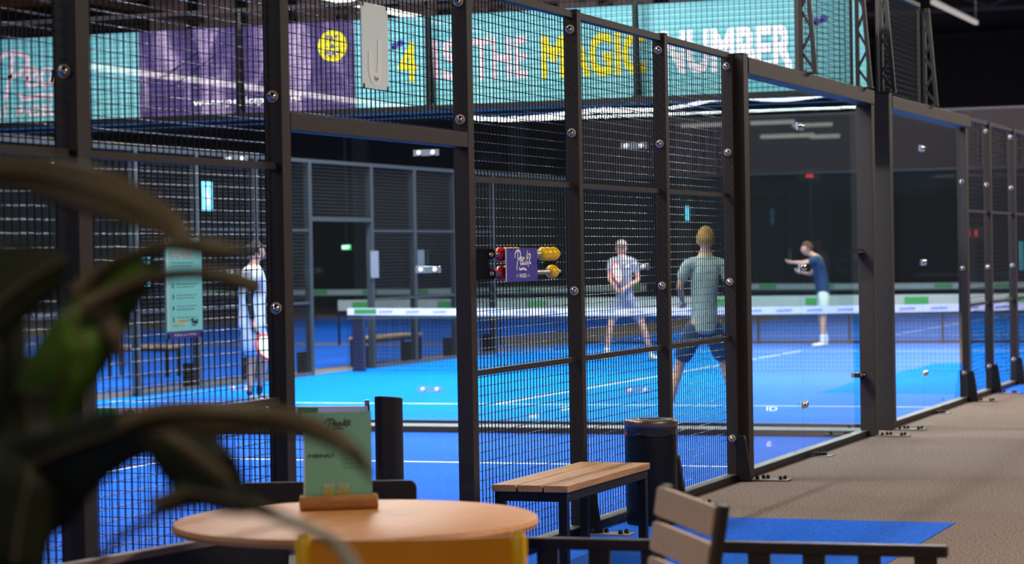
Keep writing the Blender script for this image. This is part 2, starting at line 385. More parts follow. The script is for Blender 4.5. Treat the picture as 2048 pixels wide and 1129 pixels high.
# glass side walls
def clamp(t, loc, along, out, m, wide=.09, cap=None):
    """a clamp plate with two caps: part and sub-parts of its glass wall"""
    loc = Vector(loc); al = Vector(along); ou = Vector(out)
    o = loc + ou * .007
    c = MB().prism([(-wide, -.03), (wide, -.03), (wide, .03), (-wide, .03)], o, al, (0, 0, 1), ou * .009).build('glass_clamp', m, t, bevel=.002)
    for s in (-1, 1): MB().lathe([(.023, 0), (.023, .011), (.015, .018)], o + ou * .009 + al * s * wide * .55, ou, 14).build('clamp_cap', cap or CHR, c, True)
def side_glass(y0, ym, y1, who, h0, h1, x=-4.70):
    t = thing('glass_wall', f'{who} glass side wall of two tall panes under a steel header', 'glass wall', (x, (y0 + y1) / 2, 0), 'glass side walls along the aisle')
    for (a, b) in ((y0, ym - .004), (ym + .004, y1)): MB().box(x - .006, x + .006, a, b, .056, 2.925).build('glass_pane', GLASS_S, t)
    for z in (2.63, 1.51, .42): clamp(t, (x, ym, z), (0, 1, 0), (1, 0, 0), mat('pale_clamp', srgb(200, 205, 225), .25, .2))
    MB().box(-4.74, -4.595, h0, h1, 2.925, 3.045).build('header_beam', BLK2, t, bevel=.004)
side_glass(16.9, 18.74, 20.75, 'larger, nearer', 16.892, 21.08)
side_glass(21.85, 23.62, 25.84, 'smaller, farther', 21.834, 25.84)
# hinges of the narrow inner frame
for z in (1.63, .55):
    t = thing('frame_hinge', f'small black hinge on the inner frame, {"upper" if z > 1 else "lower"} one', 'hinge', (-4.72, 20.8, z))
    MB().box(-4.76, -4.69, 20.72, 20.96, z - .02, z + .02).build('hinge_plate', BLK, t)
    MB().ball((-4.685, 20.77, z), .012).build('hinge_pin', CHR, t, True); MB().ball((-4.685, 20.9, z), .012).build('hinge_pin', CHR, t, True)
# loose rows of black nuts on the carpet edge
for (px, py, w) in ((1640, 913, 'beside the first glass side wall'), (1880, 828, 'beside the second glass side wall')):
    p = onz(px, py, .0); t = thing('anchor_plate', f'low anchor plate with black nuts {w}', 'anchor plate', (p.x, p.y, 0), 'anchor plates on the carpet')
    MB().box(p.x - .06, p.x + .1, p.y - .08, p.y + .08, .0, .006).build('base_plate', RAILM, t)
    for k in range(4): MB().lathe([(.015, 0), (.015, .014), (.011, .024), (.004, .03)], (p.x - .03 + k * .022, p.y - .03 + k * .02, .006), (0, 0, 1), 10).build('anchor_nut', BLK, t, True)

# trusses above glass side walls
def truss(x, y, z0, h, ax, label, base=.125, top=.05, grp='lattice brackets above the glass'):
    """lattice bracket: upright at (x,y), leaning chord outwards along ax"""
    ax = Vector(ax); o = Vector((x, y, z0)); sd = Vector((-ax.y, ax.x, 0)) * .03
    t = thing('lattice_bracket', label, 'bracket', o, grp)
    mb = MB(); mb.bar(o + ax * .012, o + ax * .012 + Vector((0, 0, h)), .034, .034)
    mb.bar(o + ax * base, o + ax * top + Vector((0, 0, h)), .026, .034); mb.build('chord', BLK, t)
    lb = MB(); n = 3
    for i in range(n):
        za, zb = h * i / n + .02, h * (i + 1) / n; fa = base + (top - base) * za / h; fb = base + (top - base) * zb / h; zm = (za + zb) / 2; fm = (fa + fb) / 2
        lb.bar(o + ax * fa + Vector((0, 0, za)), o + ax * .012 + Vector((0, 0, zm)), .02, .02)
        lb.bar(o + ax * .012 + Vector((0, 0, zm)), o + ax * fb + Vector((0, 0, zb)), .02, .02)
    lb.build('lattice', BLK, t)
    MB().bar(o - ax * .01 + Vector((0, 0, .006)), o + ax * (base + .02) + Vector((0, 0, .006)), .07, .012).build('foot_plate', BLK, t)
    for f in (.04, .1): MB().lathe([(.011, 0), (.009, .014)], o + ax * f + Vector((0, 0, .012)), (0, 0, 1), 8).build('bolt', CHR, t)
def upper_panel(y0, y1, label, x=-4.715):
    t = thing('upper_mesh_panel', label, 'fence panel', (x, (y0 + y1) / 2, 3.05), 'raised mesh panels above the glass')
    mesh_wires(x, y0, y1, 3.06, 4.04).build('wire_mesh', WIRE, t)
    MB().box(x - .02, x + .02, y0, y1, 4.02, 4.06).build('top_rail', BLK2, t)
    for y in (y0, y1): MB().box(x - .012, x + .012, y - .012, y + .012, 3.05, 4.02).build('side_rail', BLK2, t)
truss(-4.68, 18.74, 3.046, 1.0, (1, 0, 0), 'lattice bracket over the seam of the first glass side wall')
truss(-4.68, 20.75, 3.046, 1.0, (1, 0, 0), 'lattice bracket at the far end of the first glass side wall')
upper_panel(18.78, 20.72, 'raised mesh panel over the first glass wall, turquoise banner showing through')
truss(-4.68, 21.72, 3.066, 1.0, (1, 0, 0), 'lattice bracket on the corner post of the second court')
truss(-4.68, 23.72, 3.046, .96, (1, 0, 0), 'outermost right lattice bracket against the dark hall wall')
upper_panel(21.78, 23.68, 'raised mesh panel over the second glass wall, dark hall behind it')

# ================================================================== back walls (glass along x)
def back_wall(yb, seams, who, vis_clamps, m=None):
    t = thing('glass_wall', f'{who} glass back wall spanning the full court width', 'glass wall', ((seams[0] + seams[-1]) / 2, yb, 0))
    for i in range(len(seams) - 1):
        MB().box(seams[i + 1] + .005, seams[i] - .005, yb - .006, yb + .006, .06, 3.0).build('glass_pane', m or GLASS, t)
    MB().box(seams[-1], seams[0], yb - .03, yb + .03, .0045, .058).build('base_rail', BLK2, t)
    MB().box(seams[-1], seams[0], yb - .03, yb + .16, 3.005, 3.06).build('top_beam', BLK, t)
    if vis_clamps:
        cm = glass_mat('clear_clamp', 0, (.8, .85, .87, 1), .12); pc = mat('pale_cap', srgb(235, 225, 215), .4)
        for x in seams[1:-1]:
            for z in (2.62, 1.525, .405): clamp(t, (x, yb, z), (1, 0, 0), (0, -1, 0), cm, .13, pc)
sA = [-4.76, -6.75, -8.79, -10.78, -12.74, -14.72]
back_wall(20.85, sA, 'nearest', True)
sB = [-4.76, -6.75, -8.75, -10.75, -12.75, -14.72]
back_wall(21.66, sB, 'second', False, FGLASS)
back_wall(41.8, sB, 'distant', False, FGLASS)
slab('trim_11', -14.8, -4.8, 20.9, 21.60, 0, .03, mat('gap_concrete', srgb(120, 125, 125), .8, 0, 0, 1, .2, 3))
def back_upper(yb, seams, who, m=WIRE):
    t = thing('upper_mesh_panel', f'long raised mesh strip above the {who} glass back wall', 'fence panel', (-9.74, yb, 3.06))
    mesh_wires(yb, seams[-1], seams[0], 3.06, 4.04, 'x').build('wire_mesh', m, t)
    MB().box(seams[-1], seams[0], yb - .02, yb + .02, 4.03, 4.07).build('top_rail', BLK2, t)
    return t
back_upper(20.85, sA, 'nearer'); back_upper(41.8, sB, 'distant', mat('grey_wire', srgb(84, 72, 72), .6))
for i, x in enumerate(sA[1:]):
    truss(x, 20.90, 3.062, .99, (0, 1, 0), f'{["first", "second", "third", "fourth", "fifth"][i]} lattice bracket from the right in front of the banner', .12, .04, 'lattice brackets along the banner')

# ================================================================== banner
YB = 21.06
def teal_banner_mat(name, mode):
    m = bpy.data.materials.new(name); m.use_nodes = True; nt = m.node_tree; b = nt.nodes['Principled BSDF']; N = nt.nodes.new; L = nt.links.new
    b.inputs['Roughness'].default_value = .6
    tc = N('ShaderNodeTexCoord')
    if mode == 'teal':
        n = N('ShaderNodeTexNoise'); n.inputs['Scale'].default_value = 1.1; n.inputs['Detail'].default_value = 4; L(tc.outputs['Object'], n.inputs['Vector'])
        mx = N('ShaderNodeMix'); mx.data_type = 'RGBA'; mx.inputs[6].default_value = srgb(70, 186, 200); mx.inputs[7].default_value = srgb(160, 230, 232)
        L(n.outputs['Fac'], mx.inputs[0]); L(mx.outputs[2], b.inputs['Base Color'])
    else:
        mp = N('ShaderNodeMapping'); mp.inputs['Rotation'].default_value = (0, .7, 0); mp.inputs['Scale'].default_value = (2.2, 1, .7); L(tc.outputs['Object'], mp.inputs[0])
        n = N('ShaderNodeTexNoise'); n.inputs['Scale'].default_value = 1.5; n.inputs['Detail'].default_value = 6; n.inputs['Distortion'].default_value = .8; L(mp.outputs[0], n.inputs['Vector'])
        cr = N('ShaderNodeValToRGB'); e = cr.color_ramp.elements; e[0].position = .36; e[0].color = srgb(62, 48, 100); e[1].position = .66; e[1].color = srgb(196, 172, 208)
        k = e.new(.5); k.color = srgb(96, 78, 138); L(n.outputs['Fac'], cr.inputs[0]); L(cr.outputs[0], b.inputs['Base Color'])
    tr = N('ShaderNodeBsdfTransparent'); ms = N('ShaderNodeMixShader'); ms.inputs[0].default_value = .2
    out = nt.nodes['Material Output']; L(b.outputs[0], ms.inputs[1]); L(tr.outputs[0], ms.inputs[2]); L(ms.outputs[0], out.inputs['Surface'])
    MATS[name] = m; return m
def see_mat(name, col, f):
    m = mat(name, col, .8); nt = m.node_tree; tr = nt.nodes.new('ShaderNodeBsdfTransparent'); ms = nt.nodes.new('ShaderNodeMixShader'); ms.inputs[0].default_value = f
    nt.links.new(nt.nodes['Principled BSDF'].outputs[0], ms.inputs[1]); nt.links.new(tr.outputs[0], ms.inputs[2]); nt.links.new(ms.outputs[0], nt.nodes['Material Output'].inputs['Surface']); return m
BACKM = see_mat('dark_banner_back', srgb(40, 40, 46), .35)
TEAL = teal_banner_mat('turquoise_print', 'teal'); PURP = teal_banner_mat('purple_photo_print', 'purple')
YEL = mat('yellow_print', srgb(240, 225, 20), .6); PINK = mat('pink_print', srgb(235, 205, 215), .6); WHT = mat('white_print', srgb(240, 240, 244), .6)
IND = mat('indigo_print', srgb(66, 56, 160), .6); NAVY = mat('navy_print', srgb(20, 40, 80), .6)
zb, zt = 3.0, 3.92
xa = ony(278, 150, YB).x; xb = ony(710, 120, YB).x
bt = thing('sponsor_banner', 'long turquoise and purple banner printed with a slogan above the back glass', 'banner', (-9.7, YB, zb))
sh = MB().box(-15.4, xa, YB, YB + .004, zb, zt); sh.box(xb, -4.66, YB, YB + .004, zb, zt); sh.alt.append((BACKM, [4, 10])); sh.build('banner_sheet', TEAL, bt)
ps = MB().box(xa, xb, YB, YB + .004, zb, zt); ps.alt.append((BACKM, [4])); ps.build('photo_section', PURP, bt)
def on_banner(px, py): return ony(px, py, YB - .004)
def btext(s, p0, p1, p2, m, name, bold=.02):
    """p0 lower-left, p1 lower-right, p2 upper-left (pixels of the photo measured on the banner)"""
    a, b, c = on_banner(*p0), on_banner(*p1), on_banner(*p2); mb = MB(); b.z = a.z = (a.z + b.z) / 2; c.x = a.x
    text2(mb, s, a, b - a, c - a, Vector((0, 0, 0)), bold); return mb.build(name, m, bt)
btext('4', (797, 165), (834, 163), (797, 86), YEL, 'slogan_numeral')
btext('IS', (864, 163), (926, 160), (864, 80), PINK, 'slogan_word')
btext('THE', (946, 160), (1055, 156), (946, 77), PINK, 'slogan_word')
btext('MAGIC', (1084, 157), (1292, 149), (1084, 71), YEL, 'slogan_word', .032)
btext('NUMBER', (1325, 150), (1586, 140), (1325, 62), WHT, 'slogan_word', .036)
btext('www.peakzpadel.nl', (386, 218), (600, 208), (386, 198), WHT, 'web_address', .03)
btext('EST. PADEL 2015', (-20, 236), (170, 230), (-20, 214), PINK, 'banner_subtitle', .03)
mb = MB(); a, b, c = on_banner(-10, 205), on_banner(182, 196), on_banner(-10, 108); b.z = a.z; c.x = a.x
ribbon(mb, LOGO, .055, a, b - a, c - a, Vector((0, 0, 0))); mb.build('script_logo', PINK, bt)
mb = MB(); cc = on_banner(665, 92); mb.lathe([(.152, 0), (.152, .003)], cc + Vector((0, -.001, 0)), (0, 1, 0), 40); mb.build('round_sticker', YEL, bt)
for s, w, z, h in (('PAY', .13, .045, .06), ('- & -', .13, -.022, .045), ('PLAY', .17, -.10, .06)):
    mb = MB(); text2(mb, s, cc + Vector((-w / 2, -.006, z)), Vector((w, 0, 0)), Vector((0, 0, h)), Vector((0, 0, 0)), .02); mb.build('sticker_word', IND, bt)
for (px, py) in ((789, 92), (801, 86), (1633, 43), (1647, 37)):
    q = on_banner(px, py); MB().lathe([(.034, 0), (.034, .003)], q, (0, 1, 0), 16, 1, 1).prism([(-.03, 0), (.0, 0), (-.02, -.055)], q, (1, 0, 0), (0, 0, 1), (0, .003, 0)).build('quote_mark', IND, bt)
# dark racket strings shape across the photo
mb = MB()
for p, q in (((330, 155), (395, 105)), ((350, 170), (430, 110)), ((300, 170), (360, 130))): mb.bar(on_banner(*p), on_banner(*q), .002, .02, (0, 1, 0))
mb.build('photo_detail', mat('dark_purple_print', srgb(60, 48, 85), .6), bt)

# ================================================================== signs on the near fence
xs = XP1 + .0
def sign_plane(p, X=-4.722):
    return onx(p[0], p[1], X)
# pale hanging sign above the doorway
t = thing('hanging_sign', 'pale blue-white sign hanging on the mesh above the doorway', 'sign', (-4.72, 10.58, 2.45))
MB().box(-4.724, -4.718, 10.425, 10.735, 2.45, 2.855).build('sign_board', mat('pale_sign', srgb(222, 240, 244), .5, 0, 0, 1, .03, 3), t)
mb = MB(); o = Vector((-4.716, 10.50, 2.475)); U = Vector((0, .15, 0)); V = Vector((0, 0, .16))
ribbon(mb, [[(.15, .95), (.15, .7), (.16, .45), (.27, .22), (.5, .13), (.73, .22), (.84, .45), (.86, .8), (.86, 1.35)]], .062, o, U, V, Vector((0, 0, 0))); mb.build('pale_numeral', mat('soft_white_print', srgb(236, 246, 246), .5), t)
mb = MB(); ribbon(mb, LOGO, .0022, Vector((-4.714, 10.555, 2.487)), Vector((0, .05, 0)), Vector((0, 0, .022)), Vector((0, 0, 0))); mb.build('small_logo', mat('dark_ink', srgb(60, 60, 90), .5), t)
for (y, z) in ((10.44, 2.848), (10.72, 2.848), (10.44, 2.457), (10.72, 2.457)):
    MB().box(-4.727, -4.714, y - .006, y + .006, z - .012, z + .012).build('cable_tie', BLK, t)
# welcome / rules sign
ya, yb_, za, zt_ = 8.50, 8.80, 1.332, 1.737
t = thing('rules_sign', 'turquoise rules sign with numbered text and purple footer, tied to the mesh', 'sign', (-4.72, 8.65, za))
MB().box(-4.724, -4.718, ya, yb_, za, zt_).build('sign_board', mat('turquoise_sign', srgb(134, 238, 252), .45), t)
xx = -4.7165
def sT(mb, s, y0, y1, z0, z1, bold=.0): text2(mb, s, Vector((xx, y0, z0)), Vector((0, y1 - y0, 0)), Vector((0, 0, z1 - z0)), Vector((0, 0, 0)), bold)
mb = MB(); sT(mb, 'WELCOME TO', 8.545, 8.735, 1.695, 1.722, .03); sT(mb, 'PEAKZ PADEL', 8.545, 8.735, 1.652, 1.682, .03); mb.build('sign_heading', WHT, t)
mb = MB(); sT(mb, 'These rules make sure everyone', 8.545, 8.73, 1.632, 1.639, .01); sT(mb, 'can enjoy their match', 8.545, 8.70, 1.620, 1.627, .01)
rules = [('1', 'Be on time for your booking', 'and leave on time'), ('2', 'Wear clean indoor shoes', 'only on the blue courts'), ('3', 'Keep the glass clean and', 'close the door behind you'), ('4', 'Take your litter with you', 'and use the bins'), ('5', 'When you want to cancel', 'let us know the day before')]
z = 1.598
for n, a, b in rules:
    sT(mb, n, 8.55, 8.56, z - .018, z, .03); sT(mb, a, 8.582, 8.75, z - .007, z, .01); sT(mb, b, 8.582, 8.735, z - .019, z - .012, .01); z -= .045
mb.build('rules_text', NAVY, t)
mb = MB(); ribbon(mb, LOGO, .004, Vector((xx, 8.70, 1.378)), Vector((0, .06, 0)), Vector((0, 0, .03)), Vector((0, 0, 0))); mb.build('script_logo', NAVY, t)
mb = MB(); sT(mb, 'MEET', 8.555, 8.605, 1.395, 1.406, .03); sT(mb, 'FUTURE', 8.60, 8.66, 1.379, 1.390, .03); mb.build('slogan_white', WHT, t)
mb = MB(); sT(mb, 'PADEL', 8.61, 8.665, 1.395, 1.406, .03); sT(mb, 'GAME', 8.555, 8.595, 1.379, 1.390, .03); mb.build('slogan_yellow', YEL, t)
o = MB(); quad(o, Vector((xx - .0006, ya, za)), Vector((0, yb_ - ya, 0)), Vector((0, 0, .028)), Vector((0, 0, 0))); o.build('footer', IND, t)
mb = MB(); sT(mb, 'follow us online', 8.56, 8.74, za + .009, za + .018, .01); mb.build('footer_text', WHT, t)
mb = MB(); quad(mb, Vector((xx, ya + .004, za + .03)), Vector((0, .009, 0)), Vector((0, 0, .36)), Vector((0, 0, 0))); mb.build('edge_stripe', WHT, t)
for (y, z) in ((8.51, 1.73), (8.79, 1.73), (8.51, 1.34), (8.79, 1.34)): MB().box(-4.728, -4.714, y - .005, y + .005, z - .01, z + .01).build('cable_tie', BLK, t)

# ================================================================== bead score counter
XB = -4.635
t = thing('score_counter', 'bead score counter with purple plate, red and yellow beads on two rods', 'score counter', (XB, 12.5, 1.5))
zr = ((onx(1090, 510, XB).z + onx(986, 508, XB).z) / 2, (onx(1090, 545, XB).z + onx(986, 547, XB).z) / 2)
yy = lambda px: onx(px, 525, XB).y
y_l, y_r = yy(984), yy(1119)
zm_ = (zr[0] + zr[1]) / 2; w_ = XB + .02 + 4.725; hh_ = (zr[0] - zr[1]) / 2
pr = [(0, -hh_ - .03), (w_ - .01, -hh_ - .03), (w_, -hh_ - .015), (w_, -hh_ + .012), (w_ - .02, -hh_ + .022)] + [(w_ - .012 - .03 * math.sin(q), -.03 * math.cos(q)) for q in [math.pi * i / 8 for i in range(1, 8)]] + [(w_ - .02, hh_ - .022), (w_, hh_ - .012), (w_, hh_ + .015), (w_ - .01, hh_ + .03), (0, hh_ + .03)]
MB().prism(pr, (-4.725, y_l - .004, zm_), (1, 0, 0), (0, 0, 1), (0, .008, 0)).build('left_bracket', BLK, t)
MB().prism(pr, (-4.725, y_r, zm_), (1, 0, 0), (0, 0, 1), (0, .008, 0)).build('right_bracket', BLK, t)
for z in zr:
    MB().tube([(XB, y_l, z), (XB, y_r, z)], .0145, 16).build('rod', STEEL, t, True)
    bolt(t, XB, y_l - .005, z, .011)
RED = mat('red_bead', srgb(205, 18, 22), .25, 0, 0, 1, 0, 1, .5, .5); YBD = mat('yellow_bead', srgb(240, 190, 10), .28, 0, 0, 1, 0, 1, .5, .5)
def bead(y, z, m, part): MB().ball((XB, y, z), .0395, 24, 16).build(part, m, t, True)
y0_ = yy(1001)
bead(y0_, zr[0], RED, 'red_bead'); bead(y0_, zr[1], RED, 'red_bead')
for k in (1, 2, 3): bead(y0_ + .0795 * k, zr[0], YBD, 'yellow_bead')
for k in (1, 2, 3, 4): bead(y0_ + .0795 * k, zr[1], YBD, 'yellow_bead')
for k in (0, 1, 2): bead(yy(1087) + .0795 * k, zr[0], YBD, 'yellow_bead')
bead(yy(1104), zr[1], YBD, 'yellow_bead')
XPp = XB + .048
PLY0, PLY1 = onx(1013, 530, XPp).y, onx(1075, 530, XPp).y
MB().box(XPp - .004, XPp, PLY0, PLY1, 1.503, 1.682).build('name_plate', mat('violet_plate', srgb(62, 52, 165), .45), t)
MB().box(XPp - .0045, XPp + .0003, PLY0 - .006, PLY0, 1.503, 1.682).build('plate_edge', WHT, t)
W = PLY1 - PLY0
mb = MB(); ribbon(mb, LOGO, .0125, Vector((XPp + .001, PLY0 + W * .26, 1.562)), Vector((0, W * .52, 0)), Vector((0, 0, .108)), Vector((0, 0, 0))); mb.build('script_logo', WHT, t)
mb = MB()
text2(mb, 'EST.', Vector((XPp + .001, PLY0 + W * .3, 1.527)), Vector((0, W * .08, 0)), Vector((0, 0, .013)), Vector((0, 0, 0)), .01)
text2(mb, 'PADEL', Vector((XPp + .001, PLY0 + W * .40, 1.523)), Vector((0, W * .23, 0)), Vector((0, 0, .022)), Vector((0, 0, 0)), .03)
text2(mb, '2015', Vector((XPp + .001, PLY0 + W * .65, 1.527)), Vector((0, W * .09, 0)), Vector((0, 0, .013)), Vector((0, 0, 0)), .01)
mb.build('plate_text', WHT, t)
for (f, z) in ((.15, 1.672), (.15, 1.515), (.86, 1.596), (.97, 1.596)):
    MB().lathe([(.006, 0), (.004, .004)], (XPp, PLY0 + W * f, z), (1, 0, 0), 8).build('plate_rivet', CHR, t, True)

# ================================================================== nets
def net(y, x0, x1, label, tape, cellw=.045, th=.09, ztop=.92, marks=None, r=.0014, mark_m=None):
    t = thing('court_net', label, 'net', ((x0 + x1) / 2, y, 0))
    mb = MB(); n = 24
    sag = lambda x: ztop - .035 * math.sin(math.pi * (x - x0) / (x1 - x0))
    for i in range(n):
        xa, xb_ = x0 + (x1 - x0) * i / n, x0 + (x1 - x0) * (i + 1) / n
        k = len(mb.v)
        for yy in (y - .012, y + .012):
            mb.v += [Vector((xa, yy, sag(xa) - th)), Vector((xb_, yy, sag(xb_) - th)), Vector((xb_, yy, sag(xb_))), Vector((xa, yy, sag(xa)))]
        mb.f += [[k, k + 1, k + 2, k + 3], [k + 7, k + 6, k + 5, k + 4], [k + 3, k + 2, k + 6, k + 7], [k, k + 4, k + 5, k + 1]]
    mb.build('net_tape', tape, t)
    mb = MB(); x = x0
    while x < x1: mb.box(x - r, x + r, y - r, y + r, .02, sag(x) - th); x += cellw
    z = .03
    while z < ztop - th: mb.box(x0, x1, y - r, y + r, z - r, z + r); z += cellw
    mb.build('net_mesh', WIRE, t)
    MB().box(x0, x1, y - .008, y + .008, ztop - .035 - th - .02, ztop - .035 - th).build('net_cord', mat('dark_teal_cord', srgb(30, 60, 66), .7), t)
    return t, sag
TAPE = mat('pink_white_tape', srgb(228, 205, 212), .7, 0, 0, 1, .05, 4)
GREEN = mat('green_mark', srgb(52, 135, 60), .7)
YN = 10.75
t, sag = net(YN, XF, -4.86, 'near court net with a pinkish white printed tape', TAPE)
mb = MB(); mg = MB()
def tape_text(mb, s, px, w, z0, h, bold=.02):
    p = ony(px, 830, YN - .014); text2(mb, s, Vector((p.x, YN - .014, sag(p.x) - z0)), Vector((w, 0, 0)), Vector((0, 0, h)), Vector((0, 0, 0)), bold)
for px, s, w, z0, h in ((20, 'iD', .09, .045, .03), (-8, 'WORLD-ID.COM', .15, .08, .012), (96, 'HEAD', .095, .05, .018), (250, 'iD', .055, .052, .04), (430, 'HEAD', .1, .05, .02), (478, 'iD', .06, .045, .03), (448, 'WORLD-ID.COM', .11, .08, .012)):
    tape_text(mb, s, px, w, z0, h)
mb.build('tape_print', mat('black_print', srgb(30, 26, 30), .6), t)
for px in (193, 595, -60): p = ony(px, 826, YN - .0135); quad(mg, Vector((p.x, YN - .0135, sag(p.x) - .06)), Vector((.11, 0, 0)), Vector((0, 0, .055)), Vector((0, 0, 0)))
mg.build('green_print', GREEN, t)
p = ony(779, 900, YN)
t2 = thing('net_post', 'padded black oval net post standing in the open doorway', 'net post', (p.x, YN, 0))
mb = MB(); seg = 36; k0 = len(mb.v)
for zz in (.005, 1):
    for k in range(seg):
        a = 2 * math.pi * k / seg; xx_, yy_ = p.x + .05 * math.cos(a), YN + .125 * math.sin(a); mb.v.append(Vector((xx_, yy_, zz if zz < .5 else .965 - .012 * math.sin(a))))
for k in range(seg): mb.f.append([k, (k + 1) % seg, seg + (k + 1) % seg, seg + k])
mb.f.append(list(range(seg))[::-1]); mb.f.append([seg + k for k in range(seg)]); mb.build('padded_sleeve', mat('black_sleeve', srgb(13, 12, 15), .6, 0, 0, 1, 0, 1, .25), t2, bevel=.006)
pt = mb = MB(); mb.tube([(-4.87, YN, .005), (-4.87, YN, .95)], .012, 10); mb.build('tension_rod', STEEL, t2, True)

def far_net(y, x0, x1, label, marks, tape, th=.085):
    t, sg = net(y, x0, x1, label, tape, .06, th, .93, r=.0025)
    mg = MB(); x = x0 + .5; i = 0
    while x < x1 - .5: quad(mg, Vector((x, y - .015, sg(x) - th * .85)), Vector((marks, 0, 0)), Vector((0, 0, th * .7)), Vector((0, 0, 0))); x += marks * 3.3; i += 1
    mg.build('green_print', GREEN, t); return t, sg
LTAPE = mat('lilac_tape', srgb(214, 210, 235), .7, 0, 0, 1, .06, 5); LT2 = mat('pale_green_tape', srgb(150, 158, 146), .7, 0, 0, 1, .1, 4)
t, sg = net(31.85, XF + .02, -4.86, 'net of the second court, pale lilac tape across the middle distance', LTAPE, .055, .10, .925, r=.0022)
mb = MB()
for k in range(22): x = -14.2 + k * .42; text2(mb, 'padel', Vector((x, 31.85 - .015, sg(x) - .075)), Vector((.2, 0, 0)), Vector((0, 0, .05)), Vector((0, 0, 0)), .02)
mb.build('tape_print', mat('grey_blue_print', srgb(120, 120, 175), .7), t)
mg = MB(); quad(mg, Vector((-14.6, 31.85 - .0155, sg(-14.6) - .085)), Vector((.35, 0, 0)), Vector((0, 0, .07)), Vector((0, 0, 0))); mg.build('green_print', GREEN, t)
for (x, w) in ((XF + .16, 'left'), (-4.80, 'right')):
    o = MB().box(x - .09, x + .09, 31.875, 31.975, .004, .86).build('net_post', mat('dark_blue_post', srgb(30, 34, 70), .6), bevel=.01)
    tag(o, f'dark net post at the {"far" if w == "left" else "near"} end of the second court net', 'net post')
far_net(52.9, XF, -4.8, 'distant net with white and green tape, right half of the view', .4, LT2, .13)
far_net(52.9, -28.5, -16.9, 'distant net with white and green tape, beyond the far side doorway', .4, LT2, .13)
# strip at the distant back wall, standing in for the near net's reflection
t = thing('reflection_strip', 'low white and green strip standing in for the near net mirrored in the glass', 'reflection stand-in', (-13.5, 41.6, .6))
a = ony(676, 620, 41.55).x
MB().box(a, -6.3, 41.55, 41.57, .66, .86).build('strip_sheet', LT2, t)
mg = MB(); x = a + .3
while x < -6.8: quad(mg, Vector((x, 41.545, .69)), Vector((.42, 0, 0)), Vector((0, 0, .13)), Vector((0, 0, 0))); x += 1.75
mg.build('green_print', GREEN, t)
for i in range(9):
    x = a + i * (-6.3 - a) / 8; MB().box(x - .02, x + .02, 41.575, 41.6, .0, .66).build('strip_leg', BLK, t)

# ================================================================== far side of the second court (x = XF)
FPOST = mat('far_post_paint', srgb(52, 55, 60), .6, 0, 0, 1, 0, 1, .2)
FG = 'posts of the far side fence'
ordn = ['first', 'second', 'third', 'fourth', 'fifth', 'sixth', 'seventh', 'eighth', 'ninth', 'tenth', 'eleventh', 'twelfth']
fy = [21.75, 25.85, 27.4, 29.05, 30.72, 32.83, 34.45, 36.1, 37.8, 41.7]
for i, y in enumerate(fy):
    t = thing('fence_post', f'{ordn[i]} post from the left in the far side fence', 'fence post', (XF - .05, y, 0), FG)
    MB().box(XF - .09, XF, y - .04, y + .04, .004, 3.05).build('post_tube', FPOST, t)
    if 1 < i < 9:
        MB().box(XF - .24, XF - .09, y - .04, y + .04, .004, .34).build('foot_bracket', BLK, t)
for i in range(len(fy) - 1):
    y0, y1 = fy[i] + .04, fy[i + 1] - .04
    if i in (0, 8):
        ym = (y0 + y1) / 2
        t = thing('glass_wall', f'{"left" if i == 0 else "right"} end glass of the far side fence', 'glass wall', (XF, ym, 0))
        for a, b in ((y0, ym - .01), (ym + .01, y1)): MB().box(XF - .03, XF - .018, a, b, .05, 3.0).build('glass_pane', FGLASS, t)
        MB().box(XF - .05, XF, y0, y1, 3.0, 3.05).build('top_rail', FPOST, t)
        continue
    if i == 4:
        t = thing('mesh_panel', 'mesh above the doorway in the far side fence', 'fence panel', (XF - .02, (y0 + y1) / 2, 2.2), 'mesh panels of the far side fence')
        mesh_wires(XF - .02, y0, y1, 2.24, 3.0, r=.0025).build('wire_mesh', WIRE, t)
        MB().box(XF - .05, XF, y0, y1, 2.18, 2.24).build('lintel_bar', FPOST, t); MB().box(XF - .05, XF, y0, y1, 3.0, 3.05).build('top_rail', FPOST, t); continue
    t = thing('mesh_panel', f'{ordn[i]} bay from the left of the far side fence, wire mesh', 'fence panel', (XF - .02, (y0 + y1) / 2, 0), 'mesh panels of the far side fence')
    mesh_wires(XF - .02, y0, y1, .06, 3.0, r=.0025).build('wire_mesh', WIRE, t)
    MB().box(XF - .05, XF, y0, y1, 3.0, 3.05).build('top_rail', FPOST, t)
    for z in (2.05, 1.03): MB().box(XF - .05, XF - .01, y0, y1, z - .017, z + .017).build('middle_rail', FPOST, t)
    MB().box(XF - .06, XF, y0, y1, .0045, .055).build('base_rail', RAILM, t)
for (y, z, h, w, m, lab, txt) in ((27.62, 2.29, .37, .28, srgb(120, 220, 235), 'bright turquoise number sign high on the far side fence', '6'), (25.97, 1.35, .36, .26, srgb(120, 205, 215), 'turquoise sign low on the far side fence, left of the rules sign', 'i'),
                                  (32.84, 1.35, .40, .28, srgb(120, 122, 132), 'grey back of a sign beside the far doorway', ''), (34.60, 1.40, .36, .26, srgb(84, 90, 94), 'dull grey sign right of the far doorway', '')):
    t = thing('fence_sign', lab, 'sign', (XF + .02, y, z), None)
    MB().box(XF + .012, XF + .02, y - w / 2, y + w / 2, z, z + h).build('sign_board', mat('sign_' + str(round(y)), m, .5, emit=0), t)
    if txt: mb = MB(); text2(mb, txt, Vector((XF + .022, y - .05, z + .06)), Vector((0, .1, 0)), Vector((0, 0, h - .12)), Vector((0, 0, 0)), .02); mb.build('sign_numeral', WHT, t)
